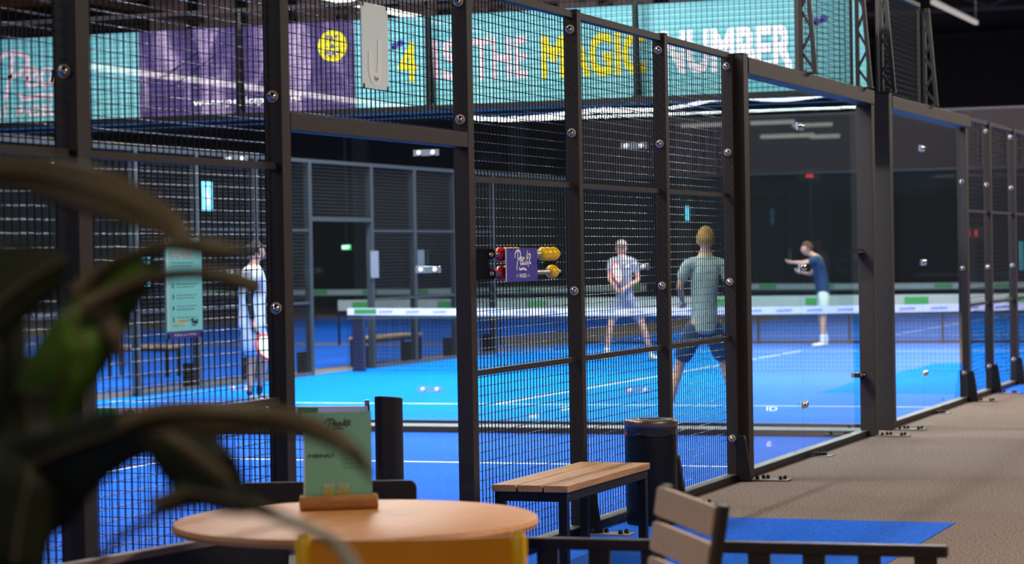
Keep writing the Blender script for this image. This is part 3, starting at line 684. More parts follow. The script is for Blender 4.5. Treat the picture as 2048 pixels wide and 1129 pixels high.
# emergency exit sign far behind the doorway and red clock digits
p = ond(692, 495, 52)
t = thing('exit_sign', 'small glowing green exit sign beyond the far doorway', 'exit sign', p)
MB().box(p.x - .1, p.x + .1, p.y, p.y + .04, p.z - .05, p.z + .05).build('sign_box', mat('exit_green', srgb(60, 190, 110), .5, emit=.9), t)
mb = MB(); text2(mb, 'EXIT', Vector((p.x - .085, p.y - .004, p.z - .035)), Vector((.17, 0, 0)), Vector((0, 0, .07)), Vector((0, 0, 0)), .02); mb.build('sign_text', mat('exit_white', srgb(240, 255, 240), .5, emit=2), t)
MB().box(p.x - .02, p.x + .02, p.y + .01, p.y + .03, p.z + .06, 10.35).build('hanging_rod', BLK, t)
for (px, py, D, txt, w, lab) in ((1619, 349, 62, '22', .2, 'red glowing digits high behind the first glass side wall'), (1945, 467, 60, '11', .24, 'dim red digits seen between the last fence posts')):
    p = ond(px, py, D); t = thing('scoreboard', lab, 'scoreboard', p)
    MB().box(p.x - .3, p.x + .3, p.y + .01, p.y + .06, p.z - .16, p.z + .16).build('housing', BLK, t)
    mb = MB(); text2(mb, txt, Vector((p.x - w / 2, p.y, p.z - .07)), Vector((w, 0, 0)), Vector((0, 0, .14)), Vector((0, 0, 0)), .04); mb.build('digits', mat('red_led' + str(px), srgb(235, 30, 35), .5, emit=2.2 if px < 1700 else .7), t)
    MB().box(p.x - .03, p.x + .03, p.y + .06, p.y + .09, 0, p.z + .1).build('stand_pole', BLK, t)
for (px, py, w, h, Y, lab, cat) in ((2043, 512, .1, .36, None, 'turquoise sign at the right edge behind the last posts', 'sign'), (1290, 424, .07, .26, 1, 'thin turquoise strip sign above the capped player', 'sign')):
    p = ond(px, py, 30.2 if Y is None else 41.0)
    if Y is None: p = onx(px, py, -4.78)
    t = thing('fence_sign', lab, cat, (p.x, p.y, p.z - h / 2))
    if Y is None: MB().box(-4.782, -4.776, p.y - .16, p.y + .16, p.z - h / 2, p.z + h / 2).build('sign_board', mat('turq_small', srgb(60, 180, 195), .5), t)
    else: MB().box(p.x - w / 2, p.x + w / 2, 41.6, 41.62, p.z - h / 2, p.z + h / 2).build('sign_board', mat('turq_small2', srgb(80, 190, 200), .5), t)
# benches
def bench(x0, x1, y0, y1, label, planks=3, h=.45, along='y'):
    t = thing('bench', label, 'bench', ((x0 + x1) / 2, (y0 + y1) / 2, 0))
    g = .012
    for i in range(planks):
        if along == 'y':
            w = (x1 - x0 - g * (planks - 1)) / planks; a = x0 + i * (w + g); MB().box(a, a + w, y0, y1, h - .036, h).build('seat_plank', WOODB, t, bevel=.003)
        else:
            w = (y1 - y0 - g * (planks - 1)) / planks; a = y0 + i * (w + g); MB().box(x0, x1, a, a + w, h - .036, h).build('seat_plank', WOODB, t, bevel=.003)
    f = MB(); zz0, zz1 = h - .085, h - .038; i = .012; w = .045
    f.box(x0 + i, x1 - i, y0 + i, y0 + i + w, zz0, zz1); f.box(x0 + i, x1 - i, y1 - i - w, y1 - i, zz0, zz1); f.box(x0 + i, x0 + i + w, y0 + i + w, y1 - i - w, zz0, zz1); f.box(x1 - i - w, x1 - i, y0 + i + w, y1 - i - w, zz0, zz1)
    f.build('seat_frame', BLK, t)
    for a in (x0 + i, x1 - i - w):
        for b in (y0 + i, y1 - i - w): MB().box(a, a + w, b, b + w, .0045, zz0).build('leg', BLK, t)
    for b in (y0 + .03, y1 - .05): MB().lathe([(.006, 0), (.005, .004)], (x1 - i, b, h - .055), (1, 0, 0), 8).build('screw', CHR, t, True)
bench(-4.605, -4.185, 11.72, 13.12, 'wooden slat bench with black legs against the near mesh fence')
ya_, yb2 = onx(722, 680, -15.15).y, onx(826, 676, -15.15).y
bench(-15.35, -14.98, ya_, yb2, 'small wooden bench seen through the far doorway', 2)
bench(-17.75, -16.75, 30.2, 30.6, 'distant wooden bench seen below the turquoise rules sign', 2, along='x')

# ================================================================== waste bin
bx, by = -4.45, 13.98
t = thing('waste_bin', 'tall black cylindrical waste bin beside the bench', 'waste bin', (bx, by, 0))
MB().lathe([(.152, .0045), (.155, .02), (.156, .585), (.150, .59)], (bx, by, 0), (0, 0, 1), 48).build('bin_body', mat('bin_black', srgb(10, 10, 12), .5, 0, .05, 200, 0, 1, .3), t, True)
MB().lathe([(.159, .592), (.163, .598), (.163, .625), (.158, .634), (.150, .638), (.085, .64), (.078, .632), (.075, .60), (.074, .598)], (bx, by, 0), (0, 0, 1), 48).build('bin_lid', mat('bin_lid_metal', srgb(110, 98, 92), .38, .6), t, True)
MB().lathe([(.074, .600), (.01, .601)], (bx, by, 0), (0, 0, 1), 32).build('lid_opening', mat('bin_dark', srgb(90, 60, 58), .8), t)
mb = MB(); seg = 64; rows = 5; base = len(mb.v)
for j in range(rows):
    for k in range(seg):
        a = 2 * math.pi * k / seg; zz = .594 - j * .0105 - (.012 * abs(math.sin(2.5 * a + 1)) * j / (rows - 1)); rr = .161 + .004 * noise.noise(Vector((math.cos(a) * 5, math.sin(a) * 5, j * .9)))
        mb.v.append(Vector((bx + rr * math.cos(a), by + rr * math.sin(a), zz)))
for j in range(rows - 1):
    for k in range(seg): mb.f.append([j * seg + k, j * seg + (k + 1) % seg, (j + 1) * seg + (k + 1) % seg, (j + 1) * seg + k])
mb.build('bin_liner', mat('dark_plastic_bag', srgb(38, 38, 50), .22, 0, .6, 30), t, True)
a = -2.5; MB().bar((bx + .164 * math.cos(a) , by + .164 * math.sin(a), .555), (bx + .164 * math.cos(a + .15), by + .164 * math.sin(a + .15), .552), .004, .02).build('red_tab', mat('red_tab', srgb(190, 50, 60), .5), t)

# ================================================================== table, card holder, chairs, rails
def rbox(mb, cx, cy, z0, z1, r): pass
TC = ond(712, 1037, 8.3); TX, TY = TC.x, TC.y; TZ = .75
t = thing('round_table', 'round light wooden table in the foreground with a menu card on it', 'table', (TX, TY, 0))
MB().lathe([(.60, TZ - .036), (.622, TZ - .032), (.628, TZ - .018), (.622, TZ - .004), (.612, TZ)], (TX, TY, 0), (0, 0, 1), 72).build('tabletop', WOODT, t, True)
MB().tube([(TX, TY, .03), (TX, TY, TZ - .037)], .035, 16).build('column', BLK, t, True)
MB().lathe([(.27, .0045), (.27, .012), (.25, .02), (.05, .03)], (TX, TY, 0), (0, 0, 1), 40).build('foot_disc', BLK, t, True)
DH = 8.42
pl_, pr_ = onz(601, 1024, TZ), onz(757, 1019, TZ); ax = (pr_ - pl_); ax.z = 0; L_ = ax.length; ax.normalize(); nx = Vector((-ax.y, ax.x, 0)); mid = (pl_ + pr_) / 2 + nx * .03; mid.z = TZ + .001
t = thing('menu_holder', 'round-edged wooden block holding the menu card upright', 'card holder', mid)
mb = MB(); prof = [(-.03, 0), (.03, 0), (.036, .012), (.034, .034), (.024, .048), (.006, .053), (.006, .03), (-.006, .03), (-.006, .053), (-.024, .048), (-.034, .034), (-.036, .012)]
mb.prism(prof, mid - ax * L_ / 2, nx, (0, 0, 1), ax * L_); mb.build('wood_block', wood_mat('holder_wood', srgb(150, 98, 52), srgb(205, 148, 90), 0, 3), t, bevel=.004)
cl = mid - ax * .108; cw = .238; ch = .315
t = thing('menu_card', 'pale green menu card standing in the wooden block on the table', 'menu card', mid + Vector((0, 0, .031)))
o = cl + Vector((0, 0, .031)) - ax * .01
MB().prism([(0, 0), (cw, 0), (cw, ch), (0, ch)], o - nx * .001, ax, (0, 0, 1), nx * .002).build('card', mat('sage_card', srgb(140, 225, 214), .55), t)
o2 = o - nx * .0018
SLP = mat('slate_print', srgb(52, 78, 86), .6)
mb = MB(); ribbon(mb, LOGO, .006, o2 + ax * .075 + Vector((0, 0, .255)), ax * .09, Vector((0, 0, .035)), Vector((0, 0, 0))); mb.build('card_logo', SLP, t); mb = MB()
text2(mb, 'MENU', o2 + ax * .012 + Vector((0, 0, .155)), ax * .09, Vector((0, 0, .011)), Vector((0, 0, 0)), .03); mb.build('card_heading', SLP, t); mb = MB(); text2(mb, 'padel', o2 + ax * .085 + Vector((0, 0, .012)), ax * .035, Vector((0, 0, .008)), Vector((0, 0, 0)), .03); mb.build('card_footer', SLP, t); mb = MB()
for k in range(5): text2(mb, 'coffee tea water', o2 + ax * .13 + Vector((0, 0, .17 - k * .014)), ax * .07, Vector((0, 0, .006)), Vector((0, 0, 0)), 0)
mb.build('card_prices', SLP, t)
mb = MB(); text2(mb, 'MEET', o2 + ax * .065 + Vector((0, 0, .042)), ax * .04, Vector((0, 0, .018)), Vector((0, 0, 0)), .03); text2(mb, 'YOUR', o2 + ax * .115 + Vector((0, 0, .042)), ax * .04, Vector((0, 0, .018)), Vector((0, 0, 0)), .03); mb.build('card_slogan_white', WHT, t)
mb = MB(); text2(mb, 'PADEL', o2 + ax * .063 + Vector((0, 0, .021)), ax * .042, Vector((0, 0, .018)), Vector((0, 0, 0)), .05); text2(mb, 'MATCH', o2 + ax * .112 + Vector((0, 0, .021)), ax * .045, Vector((0, 0, .018)), Vector((0, 0, 0)), .05); mb.build('card_slogan_yellow', YEL, t)
mb = MB(); mb.bar(o + ax * -.003, o + ax * -.003 + Vector((0, 0, ch)), .004, .004); mb.build('card_edge', WHT, t)

# yellow armchair in front of the table
def chair_frame(cx, cy, yaw): return Vector((math.cos(yaw), math.sin(yaw), 0)), Vector((-math.sin(yaw), math.cos(yaw), 0))
YF = mat('mustard_frame', srgb(248, 190, 24), .35, 0, 0, 1, .1, 6, .5, .3); YB_ = mat('ochre_shell', srgb(232, 150, 18), .42, 0, .03, 40, .15, 5)
DY = 6.35
a, b = ond(590, 1072, DY), ond(1052, 1062, DY); w = (b - a).length; rx = (b - a); rx.z = 0; rx.normalize(); ry = Vector((-rx.y, rx.x, 0)); zt = (a.z + b.z) / 2; m0 = (a + b) / 2; m0.z = 0
t = thing('yellow_chair', 'mustard yellow chair back in front of the round table', 'chair', m0)
def P(u, v, z): return m0 + rx * u + ry * v + Vector((0, 0, z))
h2 = w / 2
mb = MB(); n = 16; rows = 6; k0 = 0
for side in (0, 1):
    for j in range(rows + 1):
        for i in range(n + 1):
            u = -h2 + .045 + (w - .09) * i / n; v = -.03 * (1 - (u / h2) ** 2) * 1.4 + .012 * side; zz = zt - .012 - .26 * j / rows; mb.v.append(P(u, v + .0, zz))
for side in (0, 1):
    b0 = side * (rows + 1) * (n + 1)
    for j in range(rows):
        for i in range(n): mb.f.append([b0 + j * (n + 1) + i, b0 + j * (n + 1) + i + 1, b0 + (j + 1) * (n + 1) + i + 1, b0 + (j + 1) * (n + 1) + i])
nn = (rows + 1) * (n + 1)
for i in range(n): mb.f.append([i, i + 1, nn + i + 1, nn + i]); mb.f.append([rows * (n + 1) + i, rows * (n + 1) + i + 1, nn + rows * (n + 1) + i + 1, nn + rows * (n + 1) + i])
for j in range(rows):
    for e in (0, n): mb.f.append([j * (n + 1) + e, (j + 1) * (n + 1) + e, nn + (j + 1) * (n + 1) + e, nn + j * (n + 1) + e])
mb.build('backrest', YB_, t, True)
for s in (-1, 1):
    MB().tube([P(s * (h2 - .022), 0, zt - .0), P(s * (h2 - .022), -.002, zt - .02), P(s * (h2 - .024), .0, zt - .3), P(s * (h2 - .05), .06, .46)], [.016, .024, .024, .022], 14).build('back_post', YF, t, True)
    MB().tube([P(s * (h2 - .06), .02, .45), P(s * (h2 - .03), -.06, .0)], .015, 10).build('leg', YF, t, True)
    MB().tube([P(s * (h2 - .06), .44, .45), P(s * (h2 - .05), .48, .0)], .015, 10).build('leg', YF, t, True)
MB().prism([(-h2 + .04, .02), (h2 - .04, .02), (h2 - .06, .46), (-h2 + .06, .46)], P(0, 0, .44), rx, ry, (0, 0, .025)).build('seat', YB_, t, bevel=.01)

# dark chair behind the table
DK = mat('dark_brown_plank', srgb(52, 42, 38), .6, 0, .1, 30, .2, 6)
a, b = ond(478, 966, 9.3), ond(833, 962, 9.3); rx = (b - a); w = rx.length; rx.z = 0; rx.normalize(); ry = Vector((-rx.y, rx.x, 0)); m0 = (a + b) / 2; zt = m0.z; m0.z = 0
def P(u, v, z): return m0 + rx * u + ry * v + Vector((0, 0, z))
t = thing('dark_chair', 'dark brown chair whose wide back shows behind the table', 'chair', m0); h2 = w / 2; r = .03
prof = [(-h2, -.13), (h2, -.13)] + [(h2 - r + r * math.cos(q), -r + r * math.sin(q)) for q in [i * math.pi / 10 for i in range(6)]] + [(-h2 + r + r * math.cos(q), -r + r * math.sin(q)) for q in [math.pi / 2 + i * math.pi / 10 for i in range(6)]]
MB().prism(prof, P(0, 0, zt), rx, (0, 0, 1), ry * .022).build('backrest', DK, t, bevel=.003)
for s in (-1, 1):
    MB().box(0, 0, 0, 0, 0, 0) if False else None
    MB().bar(P(s * (h2 - .06), .03, zt - .02), P(s * (h2 - .06), .03, .0045), .025, .025).build('leg', BLK, t)
    MB().bar(P(s * (h2 - .06), .40, .43), P(s * (h2 - .06), .40, .0045), .025, .025).build('leg', BLK, t)
MB().prism([(-h2 + .05, .03), (h2 - .05, .03), (h2 - .05, .42), (-h2 + .05, .42)], P(0, 0, .43), rx, ry, (0, 0, .022)).build('seat', DK, t, bevel=.004)

# slatted chair right
TP = mat('taupe_slat', srgb(196, 168, 142), .6, 0, .08, 60, .12, 8); TPD = mat('taupe_frame', srgb(56, 48, 44), .5)
tl, tr_ = ond(1314, 972, 7.25), ond(1432, 1015, 6.80)
sdir = (tr_ - tl); hz = Vector((sdir.x, sdir.y, 0)).normalized(); m0 = (tl + tr_) / 2; base0 = Vector((m0.x, m0.y, 0))
bn = Vector((-hz.y, hz.x, 0))      # back normal
t = thing('slatted_chair', 'taupe slatted chair in the foreground, its back turned sideways by the low railing', 'chair', base0)
fwd = -bn
lean = Vector((0, 0, -1)) * 1.0 + fwd * .12 - hz * .09
for i in range(3):
    o_ = tl + lean * (i * .105)
    mb = MB(); pr = [(0, 0), (0, 1)]
    k = .004; pts = []
    hh = lean * .088
    mb.prism([(.0, .08), (.04, 0), (.96, 0), (1, .08), (1, .94), (.97, 1), (.03, 1), (0, .94)], o_, sdir * .97, hh, bn * .016)
    mb.build('back_slat', TP, t, bevel=.003)
for (c, nm) in ((tr_ - hz * .005, 'far'), (tl + hz * .03, 'near')):
    p0 = c + Vector((0, 0, .004)) + bn * .024; p1 = c + lean * .42 + bn * .02; p2 = Vector((c.x, c.y, 0)) - fwd * .06 + bn * .0 + Vector((0, 0, .0)) + fwd * .0
    MB().bar(p0, p1, .03, .034, hz).build('back_post', TPD, t, bevel=.003)
    MB().bar(p1, Vector((c.x, c.y, .0)) - fwd * .02, .03, .03, hz).build('leg', TPD, t)
    q = Vector((c.x, c.y, 0)) + fwd * .42
    MB().bar(q + Vector((0, 0, .43)), q, .03, .03, hz).build('leg', TPD, t)
ss = MB(); c0 = Vector((tl.x, tl.y, .43)) + fwd * .02
for i in range(4): ss.prism([(0, i * .105), (1, i * .105), (1, i * .105 + .09), (0, i * .105 + .09)], c0, hz * .46, fwd, (0, 0, .018))
ss.build('seat', TP, t)

# low slatted railing
RL = mat('dark_rail', srgb(46, 38, 36), .5, 0, .05, 60, .15, 5)
zr_ = .62; pA = onz(1050, 1086, zr_); pB = onz(1896, 1104, zr_)
t = thing('low_railing', 'low dark slatted railing running along the bottom of the view', 'railing', Vector(((pA.x + pB.x) / 2, (pA.y + pB.y) / 2, 0)))
d = (pB - pA); Lr = d.length; d.normalize()
MB().bar(pA, pB, .05, .04).build('top_rail', RL, t, bevel=.006)
MB().bar(pA + Vector((0, 0, -.5)), pB + Vector((0, 0, -.5)), .04, .04).build('bottom_rail', RL, t)
n = int(Lr / .19)
for i in range(n + 1):
    c = pB - d * (.075 + i * .1905); MB().bar(c + Vector((0, 0, -.02)), c + Vector((0, 0, -.6155)), .045 if False else .035, .075 if False else .035).build('slat', RL, t) if False else None
    mb = MB(); sd = Vector((-d.y, d.x, 0)) * .012
    mb.prism([(-.038, 0), (.038, 0), (.038, -.597), (-.038, -.597)], c + Vector((0, 0, -.018)) - sd, d, (0, 0, 1), sd * 2); mb.build('slat', RL, t)
# low black partition lower left
q0 = onz(60, 1142, .62); q1 = onz(384, 1085, .62)
t = thing('low_partition', 'low black partition with a grey cap, lower left by the fence', 'partition', Vector(((q0.x + q1.x) / 2, (q0.y + q1.y) / 2, 0)))
d = (q1 - q0); L2 = d.length + .55; d.normalize(); sd = Vector((d.y, -d.x, 0))
MB().prism([(0, .0045), (L2, .0045), (L2, .60), (0, .60)], Vector((q0.x, q0.y, 0)), d, (0, 0, 1), sd * .03).build('panel', BLK, t)
MB().prism([(0, .60), (L2, .60), (L2, .625), (0, .625)], Vector((q0.x, q0.y, 0)) - sd * .005, d, (0, 0, 1), sd * .045).build('cap_rail', mat('grey_cap', srgb(130, 108, 100), .5), t)

# ================================================================== people
SK = mat('skin', srgb(206, 150, 125), .5, 0, 0, 1, .06, 20)
def skin_obj(chains, voxel=None):
    """chains: list of lists of (point, radius or (rx, ry)); returns world-space mesh (verts, faces)"""
    V = []; E = []; R = []; roots = []
    idx = {}
    for ch in chains:
        prev = None
        for (p, r) in ch:
            key = tuple(round(c, 4) for c in p)
            if key not in idx:
                idx[key] = len(V); V.append(tuple(p)); R.append(r if isinstance(r, tuple) else (r, r))
            i = idx[key]
            if prev is not None and prev != i: E.append((prev, i))
            prev = i
    me = bpy.data.meshes.new('sk'); me.from_pydata(V, E, []); o = bpy.data.objects.new('sk', me); C.objects.link(o)
    md = o.modifiers.new('s', 'SKIN'); md.use_smooth_shade = True
    for i, r in enumerate(R): me.skin_vertices[0].data[i].radius = r
    seen = set(); adj = {}
    for a, b in E: adj.setdefault(a, []).append(b); adj.setdefault(b, []).append(a)
    for i in range(len(V)):
        if i in seen: continue
        me.skin_vertices[0].data[i].use_root = True; st = [i]
        while st:
            j = st.pop()
            if j in seen: continue
            seen.add(j); st += adj.get(j, [])
    o.modifiers.new('ss', 'SUBSURF').levels = 2
    dg = bpy.context.evaluated_depsgraph_get(); m2 = bpy.data.meshes.new_from_object(o.evaluated_get(dg))
    v = [x.co.copy() for x in m2.vertices]; f = [list(p.vertices) for p in m2.polygons]
    bpy.data.objects.remove(o); bpy.data.meshes.remove(me); bpy.data.meshes.remove(m2); return v, f
def merge(parts, name, m, parent, voxel=None, smooth=True):
    mb = MB()
    for v, f in parts:
        n = len(mb.v); mb.v += [Vector(x) for x in v]; mb.f += [[n + i for i in q] for q in f]
    o = mb.build(name, m, parent)
    if voxel:
        r = o.modifiers.new('r', 'REMESH'); r.mode = 'VOXEL'; r.voxel_size = voxel; r.use_smooth_shade = True
        s_ = o.modifiers.new('sm', 'SMOOTH'); s_.iterations = 3; s_.factor = .5
        bpy.context.view_layer.update()
        dg = bpy.context.evaluated_depsgraph_get(); m2 = bpy.data.meshes.new_from_object(o.evaluated_get(dg)); m2.name = name
        o.modifiers.clear(); o.data = m2
    for pl in o.data.polygons: pl.use_smooth = True
    return o
def head_parts(c, face, s=1.0):
    """head centred at c, looking along face (horizontal-ish unit vector)"""
    f = Vector(face).normalized(); rgt = f.cross(UP).normalized(); up = rgt.cross(f)
    out = []
    mb = MB(); seg, rings = 24, 18
    for i in range(rings + 1):
        th = math.pi * i / rings
        for k in range(seg):
            ph = 2 * math.pi * k / seg; x = math.sin(th) * math.cos(ph); y = math.sin(th) * math.sin(ph); z = math.cos(th)
            w = .075; d = .096; hgt = .118
            if z < 0: w *= 1 - .32 * (-z) ** 1.3; d *= 1 - .12 * (-z)
            X = x * w; Y = y * d; Z = z * hgt
            if y > .55 and z < .1: Y += .006 * (1 - abs(x))        # face plane
            if y > .9 and -.35 < z < .12 and abs(x) < .28: Y += .022 * (1 - abs(x) / .28) * (1 - abs(z + .2) / .35 if abs(z + .2) < .35 else 0)   # nose
            if y > .8 and z < -.7: Y += .008
            mb.v.append(c + (rgt * X + f * Y + up * Z) * s)
    for i in range(rings):
        for k in range(seg): mb.f.append([i * seg + k, i * seg + (k + 1) % seg, (i + 1) * seg + (k + 1) % seg, (i + 1) * seg + k])
    for sd in (-1, 1):
        mb.ball(c + rgt * sd * .076 * s + up * -.012 * s - f * .005, .024 * s, 8, 6, (.7, .7, 1.3))
    mb.ball(c + f * .102 * s - up * .02 * s, .014 * s, 8, 6)
    return (mb.v, mb.f), f, rgt, up
def hand_chain(w, d, curl, side, s=1.0, thumb=1):
    """w wrist, d direction of forearm, curl direction fingers bend to"""
    d = Vector(d).normalized(); cu = Vector(curl); cu = (cu - d * cu.dot(d)).normalized(); sd = d.cross(cu).normalized() * side
    ch = [[(w, .026), (w + d * .04, (.034)), (w + d * .085, (.036))]]
    lens = (.070, .080, .074, .056)
    for i in range(4):
        b = w + d * .085 + sd * (.027 - .018 * i); l = lens[i] * s
        p1 = b + (d * .8 + cu * .5) * l * .45; p2 = p1 + (d * .35 + cu * .85) * l * .35; p3 = p2 + (cu * .9 - d * .25) * l * .28
        ch.append([(b - d * .03, .010), (b, .0098), (p1, .0092), (p2, .0086), (p3, .0075)])
    b = w + d * .03 + sd * .03; ch.append([(b, .013), (b + sd * .025 + d * .025, .0115), (b + sd * .028 + d * .05 + cu * .02, .0098), (b + sd * .02 + d * .065 + cu * .036, .0085)])
    return ch
def person(label, J, D, face, cols, hair=None, cap=None, shorts=True, sleeve=None, hcurl=None, short_len=.62, sex=1.0, footdir=None, armcol=None, bulk=1.0):
    """J: joints as (px, py, depth offset); measured on the photo, placed at real distance D"""
    def W(k): px, py, dz = J[k]; return ond(px, py, D + dz)
    pts = {k: W(k) for k in J}
    for k in ('ankL', 'ankR'): pts[k].z = .095
    base = (pts['ankL'] + pts['ankR']) / 2; base.z = 0
    t = thing('person', label, 'person', base)
    head, f, rgt, up = head_parts(pts['head'], face, J.get('hs', (1, 0, 0))[0] if False else 1.0)
    hip = (pts['hipL'] + pts['hipR']) / 2; ch_ = (pts['shL'] + pts['shR']) / 2; neck = ch_ + (pts['head'] - ch_) * .35
    waist = hip.lerp(ch_, .38); chest = hip.lerp(ch_, .75)
    lat = (pts['shR'] - pts['shL']); lat.normalize()
    body = []
    parts = []
    chains = [[(hip, (.105, .09)), (waist, (.12, .10)), (chest, (.145, .11)), (ch_, (.09, .075)), (neck, .055), (pts['head'] - up * .05, .055)]]
    for sd in 'LR':
        chains.append([(ch_, (.09, .075)), (pts['sh' + sd], .052), (pts['el' + sd].lerp(pts['sh' + sd], .5), .044), (pts['el' + sd], .036), (pts['wr' + sd].lerp(pts['el' + sd], .6), .034), (pts['wr' + sd], .024)])
        kn = pts['kn' + sd]; an = pts['ank' + sd]; hp = pts['hip' + sd]
        chains.append([(hip, (.105, .09)), (hp, .072), (hp.lerp(kn, .5), .07), (kn, .052), (kn.lerp(an, .35), .053), (an, .034)])
    parts.append(skin_obj(chains)); parts.append(head)
    for sd, s_ in (('L', -1), ('R', 1)):
        w = pts['wr' + sd]; d = (w - pts['el' + sd]).normalized(); cu = Vector(hcurl[sd]) if hcurl and sd in hcurl else Vector(f)
        if abs(cu.dot(d)) > .95: cu = Vector((0, 0, 1))
        parts.append(skin_obj(hand_chain(w - d * .01, d, cu, s_)))
        # foot in skin
        an = pts['ank' + sd]; fd = Vector(footdir[sd] if footdir else face); fd.z = 0; fd.normalize()
        parts.append(skin_obj([[(an, .034), (an + Vector((0, 0, -.04)) + fd * .02, .036), (an + Vector((0, 0, -.058)) + fd * .12, .03)]]))
    merge(parts, 'body', cols.get('skin', SK), t, .011)
    # face details
    for sd in (-1, 1):
        MB().ball(pts['head'] + rgt * sd * .031 + f * .088 + up * .004, .0105, 10, 8).build('eye', mat('eye_white', srgb(60, 45, 40), .3), t, True)
    MB().tube([pts['head'] + rgt * -.025 + f * .085 - up * .062, pts['head'] + f * .092 - up * .064, pts['head'] + rgt * .025 + f * .085 - up * .062], .0055, 8).build('mouth', mat('lip', srgb(165, 92, 85), .5), t, True)
    # shirt
    sc = []; B = bulk
    hem = hip + (hip - waist).normalized() * J.get('hem', (.02, 0, 0))[0]
    sc.append([(hem, (.158 * B, .135 * B)), (hip, (.158 * B, .135 * B)), (waist, (.148 * B, .128 * B)), (chest, (.172 * B, .134 * B)), (ch_ - Vector((0, 0, .01)), (.12, .085)), (neck - up * .0, .062), (neck + up * .02, .058)])
    for sd in 'LR':
        e = pts['sh' + sd].lerp(pts['el' + sd], J.get('slv', (.72, 0, 0))[0])
        sc.append([(ch_ - Vector((0, 0, .01)), (.12, .085)), (pts['sh' + sd], .07), (e, .062)])
    merge([skin_obj(sc)], 'shirt', cols['shirt'], t, .012)
    # shorts
    ss = []
    for sd in 'LR':
        kn = pts['kn' + sd]; hp = pts['hip' + sd]; ss.append([(hip + Vector((0, 0, .10)), (.15, .125)), (hip, (.165, .135)), (hp, .122), (hp.lerp(kn, .5), .105 * B), (hp.lerp(kn, .9), .098 * B)])
    merge([skin_obj(ss)], 'shorts', cols['shorts'], t, .012)
    # shoes and socks
    for sd in 'LR':
        an = pts['ank' + sd]; fd = Vector(footdir[sd] if footdir else face); fd.z = 0; fd.normalize(); kn = pts['kn' + sd]
        merge([skin_obj([[(an - fd * .035 + Vector((0, 0, -.04)), (.043, .04)), (an + fd * .03 + Vector((0, 0, -.046)), (.045, .042)), (an + fd * .12 + Vector((0, 0, -.058)), (.046, .034)), (an + fd * .19 + Vector((0, 0, -.064)), (.036, .026))]])], 'shoe', cols['shoe'], t, .01)
        merge([skin_obj([[(an + Vector((0, 0, -.02)), .042), (an.lerp(kn, .12), .043), (an.lerp(kn, cols.get('sock_h', .3)), .047)]])], 'sock', cols['sock'], t)
    if armcol:
        for sd in armcol[1]:
            merge([skin_obj([[(pts['sh' + sd].lerp(pts['el' + sd], .3), .054), (pts['el' + sd], .043), (pts['el' + sd].lerp(pts['wr' + sd], .9), .034)]])], 'arm_sleeve', armcol[0], t)
    if hair:
        mb = MB(); seg, rings = 24, 14; c = pts['head']
        lim = math.pi * .60
        for i in range(rings + 1):
            th = lim * i / rings
            for k in range(seg):
                ph = 2 * math.pi * k / seg; x = math.sin(th) * math.cos(ph); y = math.sin(th) * math.sin(ph); z = math.cos(th)
                cut = y > .35 and z < .42
                rr = .012 + .006 * noise.noise(Vector((x * 6, y * 6, z * 6)))
                if cut: rr = -.012
                if z < -.1 and y < .3: rr = .002
                mb.v.append(c + rgt * x * (.075 + rr) + f * y * (.096 + rr) + up * z * (.118 + rr * 1.3))
        for i in range(rings):
            for k in range(seg): mb.f.append([i * seg + k, i * seg + (k + 1) % seg, (i + 1) * seg + (k + 1) % seg, (i + 1) * seg + k])
        mb.build('hair', hair, t, True)
    if cap:
        mb = MB(); c = pts['head'] + up * .03
        mb.lathe([(.085, .0), (.088, .03), (.078, .065), (.05, .09), (.005, .1)], c, up, 24); mb.build('cap', cap, t, True)
        MB().prism([(-.07, 0), (-.055, .07), (0, .09), (.055, .07), (.07, 0)], c + f * .07 + up * .005, rgt, f - up * .15, up * .008).build('cap_brim', mat('cap_brim_dark', srgb(50, 40, 45), .7), t)
    return t, pts
def racket(label, hand, tip, facecol, rimcol, nrm):
    hand = Vector(hand); tip = Vector(tip); d = (tip - hand).normalized(); nr = Vector(nrm); nr = (nr - d * nr.dot(d)).normalized(); sd = d.cross(nr)
    t = thing('padel_racket', label, 'racket', hand)
    mb = MB(); mb.tube([hand - d * .06, hand + d * .09], .014, 10); mb.build('handle', BLK, t, True)
    c = hand + d * .26; prof = [(.125 * math.cos(a), .15 * math.sin(a)) for a in [i * math.pi / 16 for i in range(32)]]
    MB().prism(prof, c - nr * .012, sd, d, nr * .024).build('racket_face', facecol, t)
    mb = MB(); mb.tube([c + sd * (.13 * math.cos(a)) + d * (.155 * math.sin(a)) for a in [i * math.pi / 16 for i in range(33)]], .017, 8, False); mb.build('rim', rimcol, t, True)
    mb = MB(); mb.tube([hand + d * .08, c - d * .13 + sd * .06], .011, 8); mb.tube([hand + d * .08, c - d * .13 - sd * .06], .011, 8); mb.build('throat', rimcol, t, True)
    return t
tocam = -F0
REDR = mat('red_racket', srgb(220, 60, 55), .4); WHR = mat('white_racket', srgb(225, 228, 215), .5)
